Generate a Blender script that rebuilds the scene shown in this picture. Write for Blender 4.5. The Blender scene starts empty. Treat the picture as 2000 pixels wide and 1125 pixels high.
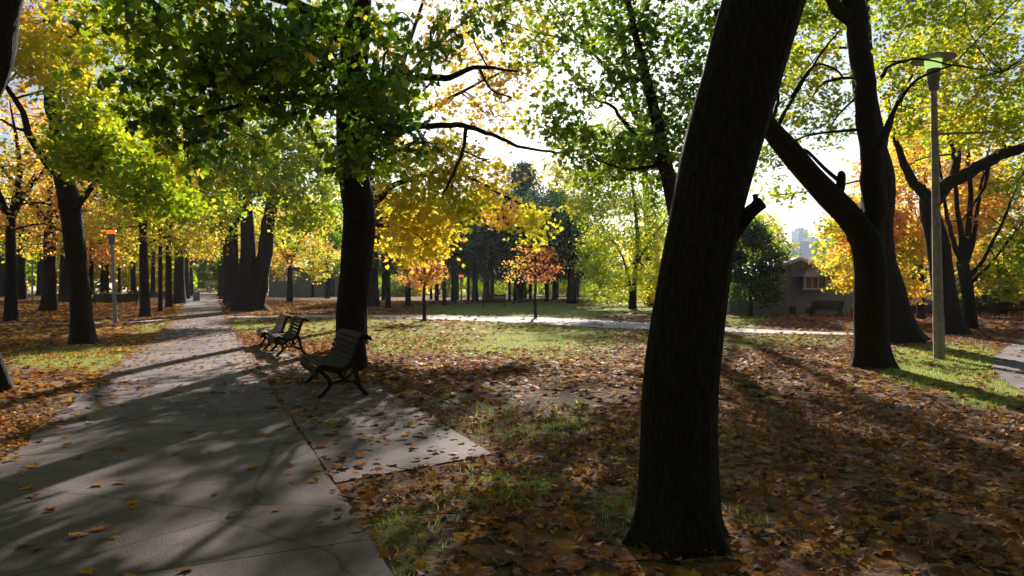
import bpy, bmesh, math, random
import numpy as np
from mathutils import Vector
rs = np.random.RandomState(7)
random.seed(7)
sc = bpy.context.scene
col = sc.collection
R = math.radians
# ------------------------------------------------------------------ camera, sky, sun, exposure
F, CX, HY, H = 1333.3, 1000.0, 568.0, 1.5
cam = bpy.data.objects.new('camera', bpy.data.cameras.new('camera')); col.objects.link(cam)
cam.location = (0, 0, H)
cam.rotation_euler = (R(90) + math.atan((HY - 562.5) / F), 0, 0)
cam.data.sensor_width = 36; cam.data.lens = 24.0
cam.data.clip_start = 0.05; cam.data.clip_end = 5000
sc.camera = cam
SUN_AZ, SUN_EL = math.atan(115 / F), R(25.0)       # azimuth measured from +Y towards +X
w = bpy.data.worlds.new('World'); sc.world = w; w.use_nodes = True
nt = w.node_tree
sky = nt.nodes.new('ShaderNodeTexSky'); sky.sky_type = 'NISHITA'; sky.sun_disc = False
sky.sun_elevation = SUN_EL; sky.sun_rotation = SUN_AZ
sky.air_density = 1.0; sky.dust_density = .7; sky.ozone_density = 1.5
nt.links.new(sky.outputs[0], nt.nodes['Background'].inputs[0])
nt.nodes['Background'].inputs[1].default_value = 0.05
sl = bpy.data.lights.new('sun', 'SUN'); sl.energy = 5.0; sl.angle = R(0.53); sl.color = (1.0, 0.90, 0.80)
so = bpy.data.objects.new('sun', sl); col.objects.link(so)
sdir = Vector((math.sin(SUN_AZ) * math.cos(SUN_EL), math.cos(SUN_AZ) * math.cos(SUN_EL), math.sin(SUN_EL)))
so.rotation_euler = sdir.to_track_quat('Z', 'Y').to_euler(); so.location = (0, 0, 60)
sc.view_settings.view_transform = 'Standard'; sc.view_settings.look = 'None'
sc.view_settings.exposure = 1.08; sc.view_settings.gamma = 1
sc.cycles.max_bounces = 7; sc.cycles.diffuse_bounces = 3; sc.cycles.transmission_bounces = 4
sc.cycles.glossy_bounces = 2; sc.cycles.transparent_max_bounces = 4
sc.cycles.sample_clamp_indirect = 4

# ------------------------------------------------------------------ ground shape and projection helpers
def sstep(a, b, x):
    t = np.clip((x - a) / (b - a), 0, 1); return t * t * (3 - 2 * t)
def terr(X, Y):
    return 0.9 * sstep(20, 90, np.asarray(Y, float))
def gD(py):
    lo, hi = 2.0, 400.0
    for _ in range(50):
        m = .5 * (lo + hi)
        y = HY + (H - float(terr(0, m))) * F / m
        if y > py: lo = m
        else: hi = m
    return lo
def W(px, py, D): return np.array([(px - CX) / F * D, D, H + (HY - py) / F * D])
def G(px, py):
    D = gD(py); return np.array([(px - CX) / F * D, D, float(terr(0, D))])
def vnoise(X, Y, s=1.0, seed=0):
    r = np.random.RandomState(seed + 100); o = np.zeros_like(np.asarray(X, float))
    for k in range(7):
        a = r.uniform(0, 6.28); f = s * r.uniform(.6, 2.4)
        o += np.sin(X * math.cos(a) * f + Y * math.sin(a) * f + r.uniform(0, 6.28)) / (1 + .35 * k)
    return o / 2.6

# ------------------------------------------------------------------ object helpers
def tag(o, label=None, cat=None, group=None, kind=None):
    if label: o['label'] = label
    if cat: o['category'] = cat
    if group: o['group'] = group
    if kind: o['kind'] = kind
    return o
def empty(name, loc, rz=0):
    o = bpy.data.objects.new(name, None); col.objects.link(o)
    o.location = [float(v) for v in loc]; o.rotation_euler = (0, 0, rz); o.empty_display_size = .3
    return o
class MB:
    def __init__(s): s.v = []; s.f = []; s.n = 0
    def add(s, v, f):
        s.v.append(np.asarray(v, float).reshape(-1, 3)); s.f += [tuple(i + s.n for i in q) for q in f]; s.n += len(s.v[-1])
    def box(s, c, d, rz=0):
        x, y, z = [q / 2 for q in d]
        v = np.array([(-x, -y, -z), (x, -y, -z), (x, y, -z), (-x, y, -z), (-x, -y, z), (x, -y, z), (x, y, z), (-x, y, z)])
        ca, sa = math.cos(rz), math.sin(rz)
        v = np.c_[v[:, 0] * ca - v[:, 1] * sa, v[:, 0] * sa + v[:, 1] * ca, v[:, 2]] + np.array(c)
        s.add(v, [(0, 3, 2, 1), (4, 5, 6, 7), (0, 1, 5, 4), (1, 2, 6, 5), (2, 3, 7, 6), (3, 0, 4, 7)])
    def prism(s, pts, y0, y1):            # polygon in XZ (counter-clockwise seen from -Y), from y0 to y1
        n = len(pts)
        v = [(p[0], y0, p[1]) for p in pts] + [(p[0], y1, p[1]) for p in pts]
        s.add(v, [tuple(range(n)), tuple(range(2 * n - 1, n - 1, -1))] + [(i, i + n, (i + 1) % n + n, (i + 1) % n) for i in range(n)])
    def lathe(s, prof, n=24, c=(0, 0, 0)):  # prof: (r, z)
        a = np.linspace(0, 2 * math.pi, n, endpoint=False)
        v = np.concatenate([np.c_[r * np.cos(a) + c[0], r * np.sin(a) + c[1], np.full(n, z) + c[2]] for r, z in prof])
        f = [(k * n + i, k * n + (i + 1) % n, (k + 1) * n + (i + 1) % n, (k + 1) * n + i) for k in range(len(prof) - 1) for i in range(n)]
        f += [tuple(range(n - 1, -1, -1)), tuple((len(prof) - 1) * n + i for i in range(n))]
        s.add(v, f)
    def build(s, name, mat, parent=None, smooth=False, bevel=0):
        me = bpy.data.meshes.new(name)
        me.from_pydata(np.concatenate(s.v).tolist(), [], s.f); me.update()
        if smooth: me.polygons.foreach_set('use_smooth', [True] * len(me.polygons))
        me.materials.append(mat)
        o = bpy.data.objects.new(name, me); col.objects.link(o)
        if parent: o.parent = parent
        if bevel:
            b = o.modifiers.new('bevel', 'BEVEL'); b.width = bevel; b.segments = 2; b.limit_method = 'ANGLE'
        return o
def catmull(P, m):
    P = np.asarray(P, float)
    Q = np.vstack([2 * P[0] - P[1], P, 2 * P[-1] - P[-2]]); out = []
    for i in range(1, len(Q) - 2):
        for t in np.linspace(0, 1, m, endpoint=False):
            out.append(.5 * ((2 * Q[i]) + (-Q[i - 1] + Q[i + 1]) * t + (2 * Q[i - 1] - 5 * Q[i] + 4 * Q[i + 1] - Q[i + 2]) * t * t
                             + (-Q[i - 1] + 3 * Q[i] - 3 * Q[i + 1] + Q[i + 2]) * t ** 3))
    out.append(P[-1]); return np.array(out)
def tube(mb, P, sides=10, m=4, rough=0.0, flare=0, seed=0, capend=True):
    """P rows x, y, z, radius. flare: number of root lobes at the foot."""
    C = catmull(P, m); C[:, 3] = np.maximum(C[:, 3], .003)
    r = np.random.RandomState(seed + 5)
    a = np.linspace(0, 2 * math.pi, sides, endpoint=False)
    T = np.gradient(C[:, :3], axis=0); T /= np.linalg.norm(T, axis=1)[:, None] + 1e-9
    ref = np.array([0, 1, 0.]) if abs(T[:, 1]).mean() < .8 else np.array([0, 0, 1.])
    ph = r.uniform(0, 6.28, 6); V = []
    if rough and not flare and np.linalg.norm(C[-1, :3] - C[0, :3]) > 1.3:
        q = np.arange(len(C)); e = np.minimum(1, q / 4.)
        for ax in (0, 1, 2): C[:, ax] += e * np.minimum(C[:, 3] * .16 + .012, .035) * (np.sin(q * .9 + ph[ax]) + .7 * np.sin(q * 2.1 + ph[ax + 1])) * .6
    s = 0; r0 = C[0, 3]
    for i, c in enumerate(C):
        if i: s += np.linalg.norm(C[i, :3] - C[i - 1, :3])
        u = np.cross(ref, T[i]); u /= np.linalg.norm(u) + 1e-9; v = np.cross(T[i], u)
        k = 1 + rough * (.5 * np.sin(3 * a + ph[0] + s * .9) + .5 * np.sin(5 * a + ph[1] - s * .5) + .35 * np.sin(11 * a + ph[2] + 1.3 * math.sin(s * 2.1))
                         + .3 * np.sin(17 * a + ph[3] + 2 * math.sin(s * 3.7 + ph[4])) + .4 * math.sin(s * 5 + ph[5]))
        if flare:
            e = math.exp(-s / (1.1 * r0)); k = k + e * (.20 + .5 * np.maximum(0, np.sin(flare * a / 1.0 + ph[3]) ) * (e ** .8))
        V.append(c[:3] + (c[3] * k)[:, None] * (np.cos(a)[:, None] * u + np.sin(a)[:, None] * v))
    n = len(C); f = [(k * sides + i, k * sides + (i + 1) % sides, (k + 1) * sides + (i + 1) % sides, (k + 1) * sides + i) for k in range(n - 1) for i in range(sides)]
    if capend: f.append(tuple((n - 1) * sides + i for i in range(sides)))
    mb.add(np.concatenate(V), f)

# ------------------------------------------------------------------ materials
def mat(name):
    m = bpy.data.materials.new(name); m.use_nodes = True; n = m.node_tree
    for x in list(n.nodes): n.nodes.remove(x)
    return m, n, n.nodes.new, n.links.new, n.nodes.new('ShaderNodeOutputMaterial')
def ramp(node, stops):
    cr = node.color_ramp
    while len(cr.elements) < len(stops): cr.elements.new(.5)
    for e, (p, c) in zip(cr.elements, stops): e.position = p; e.color = (*c, 1)
def leaf_mat(name, stops, trans=.5, gl=.05, val=1.5):
    m, n, N, L, out = mat(name)
    at = N('ShaderNodeAttribute'); at.attribute_name = 'tint'
    rp = N('ShaderNodeValToRGB'); ramp(rp, stops); L(at.outputs['Fac'], rp.inputs[0])
    d = N('ShaderNodeBsdfDiffuse'); t = N('ShaderNodeBsdfTranslucent'); g = N('ShaderNodeBsdfGlossy')
    g.inputs['Roughness'].default_value = .42; g.inputs['Color'].default_value = (.9, .95, 1, 1)
    hs = N('ShaderNodeHueSaturation'); hs.inputs['Saturation'].default_value = 1.05; hs.inputs['Value'].default_value = val
    L(rp.outputs[0], d.inputs[0]); L(rp.outputs[0], hs.inputs['Color']); L(hs.outputs[0], t.inputs[0])
    a = N('ShaderNodeMixShader'); a.inputs[0].default_value = trans; L(d.outputs[0], a.inputs[1]); L(t.outputs[0], a.inputs[2])
    b = N('ShaderNodeMixShader'); b.inputs[0].default_value = gl; L(a.outputs[0], b.inputs[1]); L(g.outputs[0], b.inputs[2])
    L(b.outputs[0], out.inputs[0]); return m
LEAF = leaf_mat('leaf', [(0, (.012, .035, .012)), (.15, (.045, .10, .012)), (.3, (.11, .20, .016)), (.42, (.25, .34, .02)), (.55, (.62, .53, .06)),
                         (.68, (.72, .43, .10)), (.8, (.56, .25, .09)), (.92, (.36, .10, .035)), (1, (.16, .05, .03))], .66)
LITTER = leaf_mat('fallen_leaf', [(0, (.70, .42, .06)), (.2, (.55, .22, .04)), (.42, (.30, .115, .05)), (.62, (.22, .12, .08)), (.82, (.46, .33, .26)), (1, (.08, .045, .035))], .22, .012, 1.1)
GRASS = leaf_mat('grass_blade', [(0, (.06, .10, .02)), (.5, (.26, .34, .05)), (1, (.56, .54, .18))], .5, .02, 1.4)
def bark_mat(name, c1, c2, scale=1.0):
    m, n, N, L, out = mat(name)
    tc = N('ShaderNodeTexCoord'); mp = N('ShaderNodeMapping'); mp.inputs['Scale'].default_value = (11 * scale, 11 * scale, 2.8 * scale)
    L(tc.outputs['Object'], mp.inputs[0])
    a = N('ShaderNodeTexNoise'); a.inputs['Scale'].default_value = 2.2; a.inputs['Detail'].default_value = 8; a.inputs['Roughness'].default_value = .65; a.inputs['Distortion'].default_value = .8
    v = N('ShaderNodeTexVoronoi'); v.feature = 'DISTANCE_TO_EDGE'; v.inputs['Scale'].default_value = 1.9
    L(mp.outputs[0], a.inputs['Vector']); 
    mx = N('ShaderNodeMixRGB'); mx.inputs[0].default_value = .25; L(mp.outputs[0], mx.inputs[1]); L(a.outputs['Color'], mx.inputs[2]); L(mx.outputs[0], v.inputs['Vector'])
    mul = N('ShaderNodeMath'); mul.operation = 'MULTIPLY_ADD'; mul.inputs[1].default_value = 1.2; L(v.outputs['Distance'], mul.inputs[0]); L(a.outputs['Fac'], mul.inputs[2])
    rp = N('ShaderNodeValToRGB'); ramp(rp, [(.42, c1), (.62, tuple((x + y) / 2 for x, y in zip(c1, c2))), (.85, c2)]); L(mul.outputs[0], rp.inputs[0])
    p = N('ShaderNodeBsdfPrincipled'); p.inputs['Roughness'].default_value = .9; p.inputs['Specular IOR Level'].default_value = .2
    L(rp.outputs[0], p.inputs['Base Color'])
    b = N('ShaderNodeBump'); b.inputs['Strength'].default_value = .6; b.inputs['Distance'].default_value = .02; L(mul.outputs[0], b.inputs['Height']); L(b.outputs[0], p.inputs['Normal'])
    L(p.outputs[0], out.inputs[0]); return m
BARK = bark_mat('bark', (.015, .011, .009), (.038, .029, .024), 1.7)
BARKG = bark_mat('grey_bark', (.06, .05, .04), (.26, .23, .19))
def plain(name, c, rough=.7, metal=0, noise=.25, scale=20, bump=.2, emit=None, es=0, spec=.4):
    m, n, N, L, out = mat(name)
    tc = N('ShaderNodeTexCoord'); a = N('ShaderNodeTexNoise'); a.inputs['Scale'].default_value = scale; a.inputs['Detail'].default_value = 7
    L(tc.outputs['Object'], a.inputs['Vector'])
    rp = N('ShaderNodeValToRGB'); ramp(rp, [(.3, tuple(x * (1 - noise) for x in c)), (.7, tuple(min(1, x * (1 + noise)) for x in c))]); L(a.outputs['Fac'], rp.inputs[0])
    p = N('ShaderNodeBsdfPrincipled'); p.inputs['Roughness'].default_value = rough; p.inputs['Metallic'].default_value = metal; p.inputs['Specular IOR Level'].default_value = spec
    L(rp.outputs[0], p.inputs['Base Color'])
    b = N('ShaderNodeBump'); b.inputs['Strength'].default_value = bump; b.inputs['Distance'].default_value = .01; L(a.outputs['Fac'], b.inputs['Height']); L(b.outputs[0], p.inputs['Normal'])
    if emit: p.inputs['Emission Color'].default_value = (*emit, 1); p.inputs['Emission Strength'].default_value = es
    L(p.outputs[0], out.inputs[0]); return m
IRON = plain('cast_iron', (.018, .018, .018), .45, 0, .3, 40)
WOOD = plain('weathered_wood', (.06, .040, .030), .85, 0, .4, 14, .4, spec=.15)
WOODR = plain('reddish_wood', (.16, .075, .05), .55, 0, .4, 14, .4)
CONC = plain('post_concrete', (.30, .28, .26), .85, 0, .3, 9, .4)
PALEM = plain('painted_metal', (.20, .20, .18), .6, .1, .15, 9)
LENSG = plain('green_lens', (.35, .42, .2), .3, 0, .05, 5, .0, (.55, .85, .25), .45)
LENSO = plain('orange_lens', (.5, .10, .01), .3, 0, .05, 5, .0, (1., .10, .003), 1.0)
BRICK = plain('dark_brick', (.155, .18, .25), .9, 0, .15, 3)
TRIM = plain('white_trim', (.55, .55, .55), .6)
ROOFM = plain('roof_sheet', (.23, .24, .25), .6, 0, .15, 12)
GLASS = plain('dark_glass', (.02, .025, .03), .35, 0, .3, 2, 0, spec=.8)
DARK = plain('dark_door', (.015, .016, .02), .6)
STUC = plain('blue_grey_render', (.17, .18, .22), .9, 0, .15, 2)
TOWER = plain('blue_glass_facade', (.12, .38, .55), .35, .3, .1, .05, 0)
TOWER2 = plain('slate_facade', (.10, .22, .32), .35, .4, .1, .05, 0)
GBIN = plain('bin_green_grey', (.16, .2, .18), .6)

def concrete():
    m, n, N, L, out = mat('path_concrete')
    tc = N('ShaderNodeTexCoord')
    a = N('ShaderNodeTexNoise'); a.inputs['Scale'].default_value = 1.1; a.inputs['Detail'].default_value = 9; a.inputs['Roughness'].default_value = .62
    b = N('ShaderNodeTexNoise'); b.inputs['Scale'].default_value = 85; b.inputs['Detail'].default_value = 3
    v = N('ShaderNodeTexVoronoi'); v.inputs['Scale'].default_value = 70
    for x in (a, b, v): L(tc.outputs['Object'], x.inputs['Vector'])
    r1 = N('ShaderNodeValToRGB'); ramp(r1, [(.3, (.085, .060, .062)), (.5, (.150, .117, .117)), (.72, (.23, .187, .184))]); L(a.outputs['Fac'], r1.inputs[0])
    r2 = N('ShaderNodeValToRGB'); ramp(r2, [(.3, (.62, .62, .62)), (.6, (1.05, 1.05, 1.05))]); L(b.outputs['Fac'], r2.inputs[0])
    mu = N('ShaderNodeMixRGB'); mu.blend_type = 'MULTIPLY'; mu.inputs[0].default_value = 1; L(r1.outputs[0], mu.inputs[1]); L(r2.outputs[0], mu.inputs[2])
    st = N('ShaderNodeTexNoise'); st.inputs['Scale'].default_value = .55; st.inputs['Detail'].default_value = 5; st.inputs['Distortion'].default_value = 1.2; L(tc.outputs['Object'], st.inputs['Vector'])
    r3 = N('ShaderNodeValToRGB'); ramp(r3, [(.36, (.58, .56, .54)), (.5, (1, 1, 1)), (.68, (1.15, 1.12, 1.1))]); L(st.outputs['Fac'], r3.inputs[0])
    wv = N('ShaderNodeMixRGB'); wv.inputs[0].default_value = .22; L(tc.outputs['Object'], wv.inputs[1]); L(a.outputs['Color'], wv.inputs[2])
    ck = N('ShaderNodeTexVoronoi'); ck.feature = 'DISTANCE_TO_EDGE'; ck.inputs['Scale'].default_value = .42; L(wv.outputs[0], ck.inputs['Vector'])
    r4 = N('ShaderNodeValToRGB'); ramp(r4, [(.0015, (.30, .28, .27)), (.006, (1, 1, 1))]); L(ck.outputs['Distance'], r4.inputs[0])
    m3 = N('ShaderNodeMixRGB'); m3.blend_type = 'MULTIPLY'; m3.inputs[0].default_value = 1; L(mu.outputs[0], m3.inputs[1]); L(r3.outputs[0], m3.inputs[2])
    m4 = N('ShaderNodeMixRGB'); m4.blend_type = 'MULTIPLY'; m4.inputs[0].default_value = .8; L(m3.outputs[0], m4.inputs[1]); L(r4.outputs[0], m4.inputs[2])
    p = N('ShaderNodeBsdfPrincipled'); p.inputs['Roughness'].default_value = .82; L(m4.outputs[0], p.inputs['Base Color'])
    ad = N('ShaderNodeMath'); ad.operation = 'MULTIPLY_ADD'; ad.inputs[1].default_value = .6; L(v.outputs['Distance'], ad.inputs[0]); L(b.outputs['Fac'], ad.inputs[2])
    bp = N('ShaderNodeBump'); bp.inputs['Strength'].default_value = .55; bp.inputs['Distance'].default_value = .006; L(ad.outputs[0], bp.inputs['Height']); L(bp.outputs[0], p.inputs['Normal'])
    L(p.outputs[0], out.inputs[0]); return m
PATHM = concrete()
PATH2 = plain('pale_path', (.44, .40, .37), .9, 0, .15, 3)

def ground_mat():
    m, n, N, L, out = mat('park_ground')
    tc = N('ShaderNodeTexCoord')
    la = N('ShaderNodeAttribute'); la.attribute_name = 'litter'; ga = N('ShaderNodeAttribute'); ga.attribute_name = 'grass'
    def noise(s, d=6):
        x = N('ShaderNodeTexNoise'); x.inputs['Scale'].default_value = s; x.inputs['Detail'].default_value = d; L(tc.outputs['Object'], x.inputs['Vector']); return x
    n1, n2, n3 = noise(1.6), noise(26), noise(90, 3)
    soil = N('ShaderNodeValToRGB'); ramp(soil, [(.35, (.035, .026, .02)), (.65, (.085, .063, .05))]); L(n2.outputs['Fac'], soil.inputs[0])
    gr = N('ShaderNodeValToRGB'); ramp(gr, [(.3, (.09, .12, .025)), (.5, (.24, .29, .055)), (.72, (.42, .42, .14))]); L(n3.outputs['Fac'], gr.inputs[0])
    vo = N('ShaderNodeTexVoronoi'); vo.inputs['Scale'].default_value = 10; L(tc.outputs['Object'], vo.inputs['Vector'])
    sp = N('ShaderNodeSeparateColor'); L(vo.outputs['Color'], sp.inputs[0])
    lt = N('ShaderNodeValToRGB'); ramp(lt, [(0, (.42, .23, .05)), (.22, (.30, .12, .04)), (.5, (.16, .085, .055)), (.78, (.25, .17, .12)), (1, (.05, .032, .025))]); L(sp.outputs[0], lt.inputs[0])
    def thr(att, nz, k, soft):
        a = N('ShaderNodeMath'); a.operation = 'SUBTRACT'; L(att, a.inputs[0]); L(nz, a.inputs[1])
        b = N('ShaderNodeMath'); b.operation = 'MULTIPLY_ADD'; b.inputs[1].default_value = soft; b.inputs[2].default_value = k; b.use_clamp = True
        L(a.outputs[0], b.inputs[0]); return b.outputs[0]
    m1 = N('ShaderNodeMixRGB'); L(thr(ga.outputs['Fac'], n1.outputs['Fac'], .6, 3.5), m1.inputs[0]); L(soil.outputs[0], m1.inputs[1]); L(gr.outputs[0], m1.inputs[2])
    m2 = N('ShaderNodeMixRGB'); L(thr(la.outputs['Fac'], sp.outputs[1], .0, 6), m2.inputs[0]); L(m1.outputs[0], m2.inputs[1]); L(lt.outputs[0], m2.inputs[2])
    p = N('ShaderNodeBsdfPrincipled'); p.inputs['Roughness'].default_value = 1; p.inputs['Specular IOR Level'].default_value = .1; L(m2.outputs[0], p.inputs['Base Color'])
    bp = N('ShaderNodeBump'); bp.inputs['Strength'].default_value = .8; bp.inputs['Distance'].default_value = .03; L(n2.outputs['Fac'], bp.inputs['Height']); L(bp.outputs[0], p.inputs['Normal'])
    L(p.outputs[0], out.inputs[0]); return m

# ------------------------------------------------------------------ paths
PD = np.array([-595., F]); PD /= np.linalg.norm(PD)           # direction of the main path
PN = np.array([PD[1], -PD[0]])                                # to its right
cosv = PD[1]
WR, WL = 0.98 * cosv, -1.80 * cosv                            # right and left edge, measured from the camera's foot
def pcoord(X, Y): return X * PD[0] + Y * PD[1], X * PN[0] + Y * PN[1]
def on_main(X, Y, mrg=0.0):
    s, t = pcoord(X, Y); return (t > WL - mrg) & (t < WR + mrg)
SIDE = np.array([G(px, py)[:2] for px, py in [(-700, 650), (-300, 641), (0, 634), (230, 630), (400, 622), (560, 618), (720, 618), (860, 620), (1000, 624), (1130, 630), (1270, 638), (1420, 645), (1560, 650), (1680, 653), (1800, 652), (1990, 640), (2300, 632)]])
SIDEW = np.array([.5, .5, .5, .55, .8, 1.2, 1.5, 1.9, 2.2, 2.2, 1.9, 1.3, .85, .6, .5, .5, .5])
SC = catmull(np.c_[SIDE, SIDEW, SIDEW * 0], 8)[:, :3]
def on_side(X, Y, mrg=0.0):
    X = np.asarray(X); Y = np.asarray(Y); o = np.zeros(X.shape, bool)
    for i in range(len(SC) - 1):
        a, b = SC[i, :2], SC[i + 1, :2]; d = b - a; L2 = d @ d
        t = np.clip(((X - a[0]) * d[0] + (Y - a[1]) * d[1]) / L2, 0, 1)
        o |= np.hypot(X - a[0] - t * d[0], Y - a[1] - t * d[1]) < SC[i, 2] + mrg
    return o & (X < SC[104, 0] if len(SC) > 104 else True)
SLAB = np.array([G(px, py)[:2] for px, py in [(548, 752), (735, 752), (962, 888), (672, 943)]])
for i_ in (0, 3):
    s_ = SLAB[i_] @ PD; SLAB[i_] = PD * s_ + PN * (WR + .017)
ROWP = np.array([PD * a + PN * b for a, b in ((12.2, WR + .02), (12.2, 1.75), (18.6, 1.75), (18.6, WR + .02))])
def in_poly(X, Y, P):
    ins = np.zeros(np.shape(X), bool)
    for i in range(len(P)):
        a, b = P[i], P[(i + 1) % len(P)]
        c = ((a[1] > Y) != (b[1] > Y)) & (X < (b[0] - a[0]) * (Y - a[1]) / (b[1] - a[1] + 1e-12) + a[0]); ins ^= c
    return ins
RPATH = np.array([G(px, py)[:2] for px, py in [(2300, 655), (2000, 662), (1962, 680), (1937, 704), (1945, 735), (1998, 768), (2300, 860), (2600, 860)]])

def cover(X, Y):
    """litter and grass amount of the ground at a place"""
    Ys = np.maximum(Y, 1.2); px = CX + X / Ys * F; py = HY + (H - terr(X, Ys)) * F / Ys
    li = np.full(np.shape(X), .85); gr = np.full(np.shape(X), .18)
    def b(cx, cy, rx, ry, l, g, soft=1.0):
        nonlocal li, gr
        d = np.sqrt(((px - cx) / rx) ** 2 + ((py - cy) / ry) ** 2); k = np.clip((1.25 - d) * 2.2 / soft, 0, 1)
        li = li * (1 - k) + l * k; gr = gr * (1 - k) + g * k
    b(1050, 660, 290, 43, .10, 1., 2.2); b(770, 655, 90, 40, .45, .75); b(1060, 605, 250, 16, .0, 1.); b(1440, 625, 70, 16, .25, .85)
    b(1180, 600, 110, 10, .1, 1.)
    b(1500, 668, 160, 14, .4, .75); b(1840, 715, 125, 48, .22, .95); b(1930, 770, 80, 30, .3, .8); b(1010, 960, 170, 50, .55, .55, 2)
    b(1460, 1010, 60, 35, .5, .7, 2); b(980, 800, 220, 60, .38, .3); b(170, 700, 150, 26, .42, .8); b(330, 645, 70, 16, .4, .7)
    b(495, 636, 50, 14, .2, .95); b(1200, 1010, 50, 60, .2, .5); b(800, 1060, 90, 80, .3, .45); b(620, 640, 70, 25, .35, .8)
    return li + .18 * vnoise(X, Y, 1.3, 3), gr + .2 * vnoise(X, Y, .9, 5)

# ground sheet
ys = np.concatenate([np.linspace(-120, -8, 12), np.linspace(-6, 0, 12), np.linspace(.4, 30, 110), np.linspace(31, 100, 56), np.geomspace(106, 1400, 20)])
u = np.linspace(-1, 1, 181); u = .45 * u + .55 * u ** 3
YY, UU = np.meshgrid(ys, u, indexing='ij'); XX = UU * (26 + 1.15 * np.abs(YY))
li, gr = cover(XX, YY)
gm = MB(); nc = len(u)
V = np.c_[XX.ravel(), YY.ravel(), terr(XX, YY).ravel()]
gm.add(V, [(r * nc + c, r * nc + c + 1, (r + 1) * nc + c + 1, (r + 1) * nc + c) for r in range(len(ys) - 1) for c in range(nc - 1)])
go = gm.build('ground', ground_mat(), smooth=True); tag(go, kind='structure')
for nm, arr in (('litter', li), ('grass', gr)):
    a = go.data.attributes.new(nm, 'FLOAT', 'POINT'); a.data.foreach_set('value', np.clip(arr, 0, 1).ravel().astype(np.float32))

# main path: concrete panels with open joints
pm = MB(); s = -22.0; PL = 1.67; s0, _ = pcoord(*G(640, 925)[:2]); s = s0 - 14 * PL; k = 0
def ppt(s, t): 
    q = PD * s + PN * t; return q[0], q[1]
r = np.random.RandomState(3)
while s < 190:
    a, bq = s + .007, s + PL - .007
    tt = np.array([WL + .01, WL * .5, 0, WR * .5, WR]); 
    jl, jr = r.normal(0, .02), r.normal(0, .015)
    tt[0] += jl; tt[-1] += jr
    sg = np.linspace(a, bq, 4); v = []; dz = .022 + r.uniform(-.003, .003)
    for q in sg:
        for t in tt + np.r_[r.normal(0, .018), 0, 0, 0, r.normal(0, .018)]:
            x, y = ppt(q, t); v.append((x, y, float(terr(x, y)) + dz))
    nt5 = 5; f = [(i * nt5 + j, i * nt5 + j + 1, (i + 1) * nt5 + j + 1, (i + 1) * nt5 + j) for i in range(3) for j in range(4)]
    n0 = len(v); rim = [j for j in range(5)] + [i * 5 + 4 for i in range(1, 4)] + [15 + j for j in range(3, -1, -1)] + [5, ][::-1] 
    rim = [0, 1, 2, 3, 4, 9, 14, 19, 18, 17, 16, 15, 10, 5]
    for q in rim: v.append((v[q][0], v[q][1], v[q][2] - .06))
    for i in range(14): f.append((rim[i], n0 + i, n0 + (i + 1) % 14, rim[(i + 1) % 14]))
    pm.add(v, f); s += PL
tag(pm.build('path', PATHM), kind='structure')
# bench pad slab
bp = MB(); n = 4
top = [(p[0], p[1], .012) for p in SLAB]; bot = [(p[0], p[1], -.05) for p in SLAB]
bp.add(top + bot, [(3, 2, 1, 0)] + [(i, (i + 1) % 4, (i + 1) % 4 + 4, i + 4) for i in range(4)])
tag(bp.build('bench_pad_pavement', PATHM), kind='structure')
sp_ = MB(); v = []; NW = 5
SCc = SC[:105]
T = np.gradient(SCc[:, :2], axis=0); T /= np.linalg.norm(T, axis=1)[:, None]
for i in range(len(SCc)):
    nn = np.array([-T[i, 1], T[i, 0]]); wv = SCc[i, 2]
    for j in range(NW):
        q = SCc[i, :2] + nn * wv * (2 * j / (NW - 1) - 1) * (1 + .06 * math.sin(i * 1.7 + j)); v.append((q[0], q[1], float(terr(q[0], q[1])) + .013))
sp_.add(v, [(i * NW + j, (i + 1) * NW + j, (i + 1) * NW + j + 1, i * NW + j + 1) for i in range(len(SCc) - 1) for j in range(NW - 1)])
tag(sp_.build('side_path', PATH2), kind='structure')
rp_ = MB(); rp_.add([(p[0], p[1], float(terr(0, p[1])) + .014) for p in RPATH], [tuple(range(len(RPATH)))[::-1]])
tag(rp_.build('right_path', PATHM), kind='structure')

# ------------------------------------------------------------------ leaves
def half(pts): return pts
OUT = [(0, 0), (.22, .02), (.16, .13), (.50, .20), (.36, .36), (.52, .56), (.30, .52), (.20, .62), (.17, .80), (0, 1.0)]   # half outline of a maple leaf
L0 = [np.array([(x, y, .18 * abs(x)) for x, y in OUT]), np.array([(-x, y, .18 * abs(x)) for x, y in OUT][::-1])]
O1 = [(0, 0), (.45, .12), (.33, .38), (.42, .62), (0, 1.0)]
L1 = [np.array([(x, y, .2 * abs(x)) for x, y in O1]), np.array([(-x, y, .2 * abs(x)) for x, y in O1][::-1])]
L2 = [np.array([(0, 0, 0), (.42, .4, .1), (0, 1., 0), (-.42, .5, .1)])]
L3 = [np.array([(0, 0, 0), (.16, .45, .04), (0, 1., 0), (-.16, .5, .04)])]     # slim leaflet
BL = [np.array([(-.06, 0, 0), (.06, 0, 0), (.05, .55, .08), (0, 1., .3)])]
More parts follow.
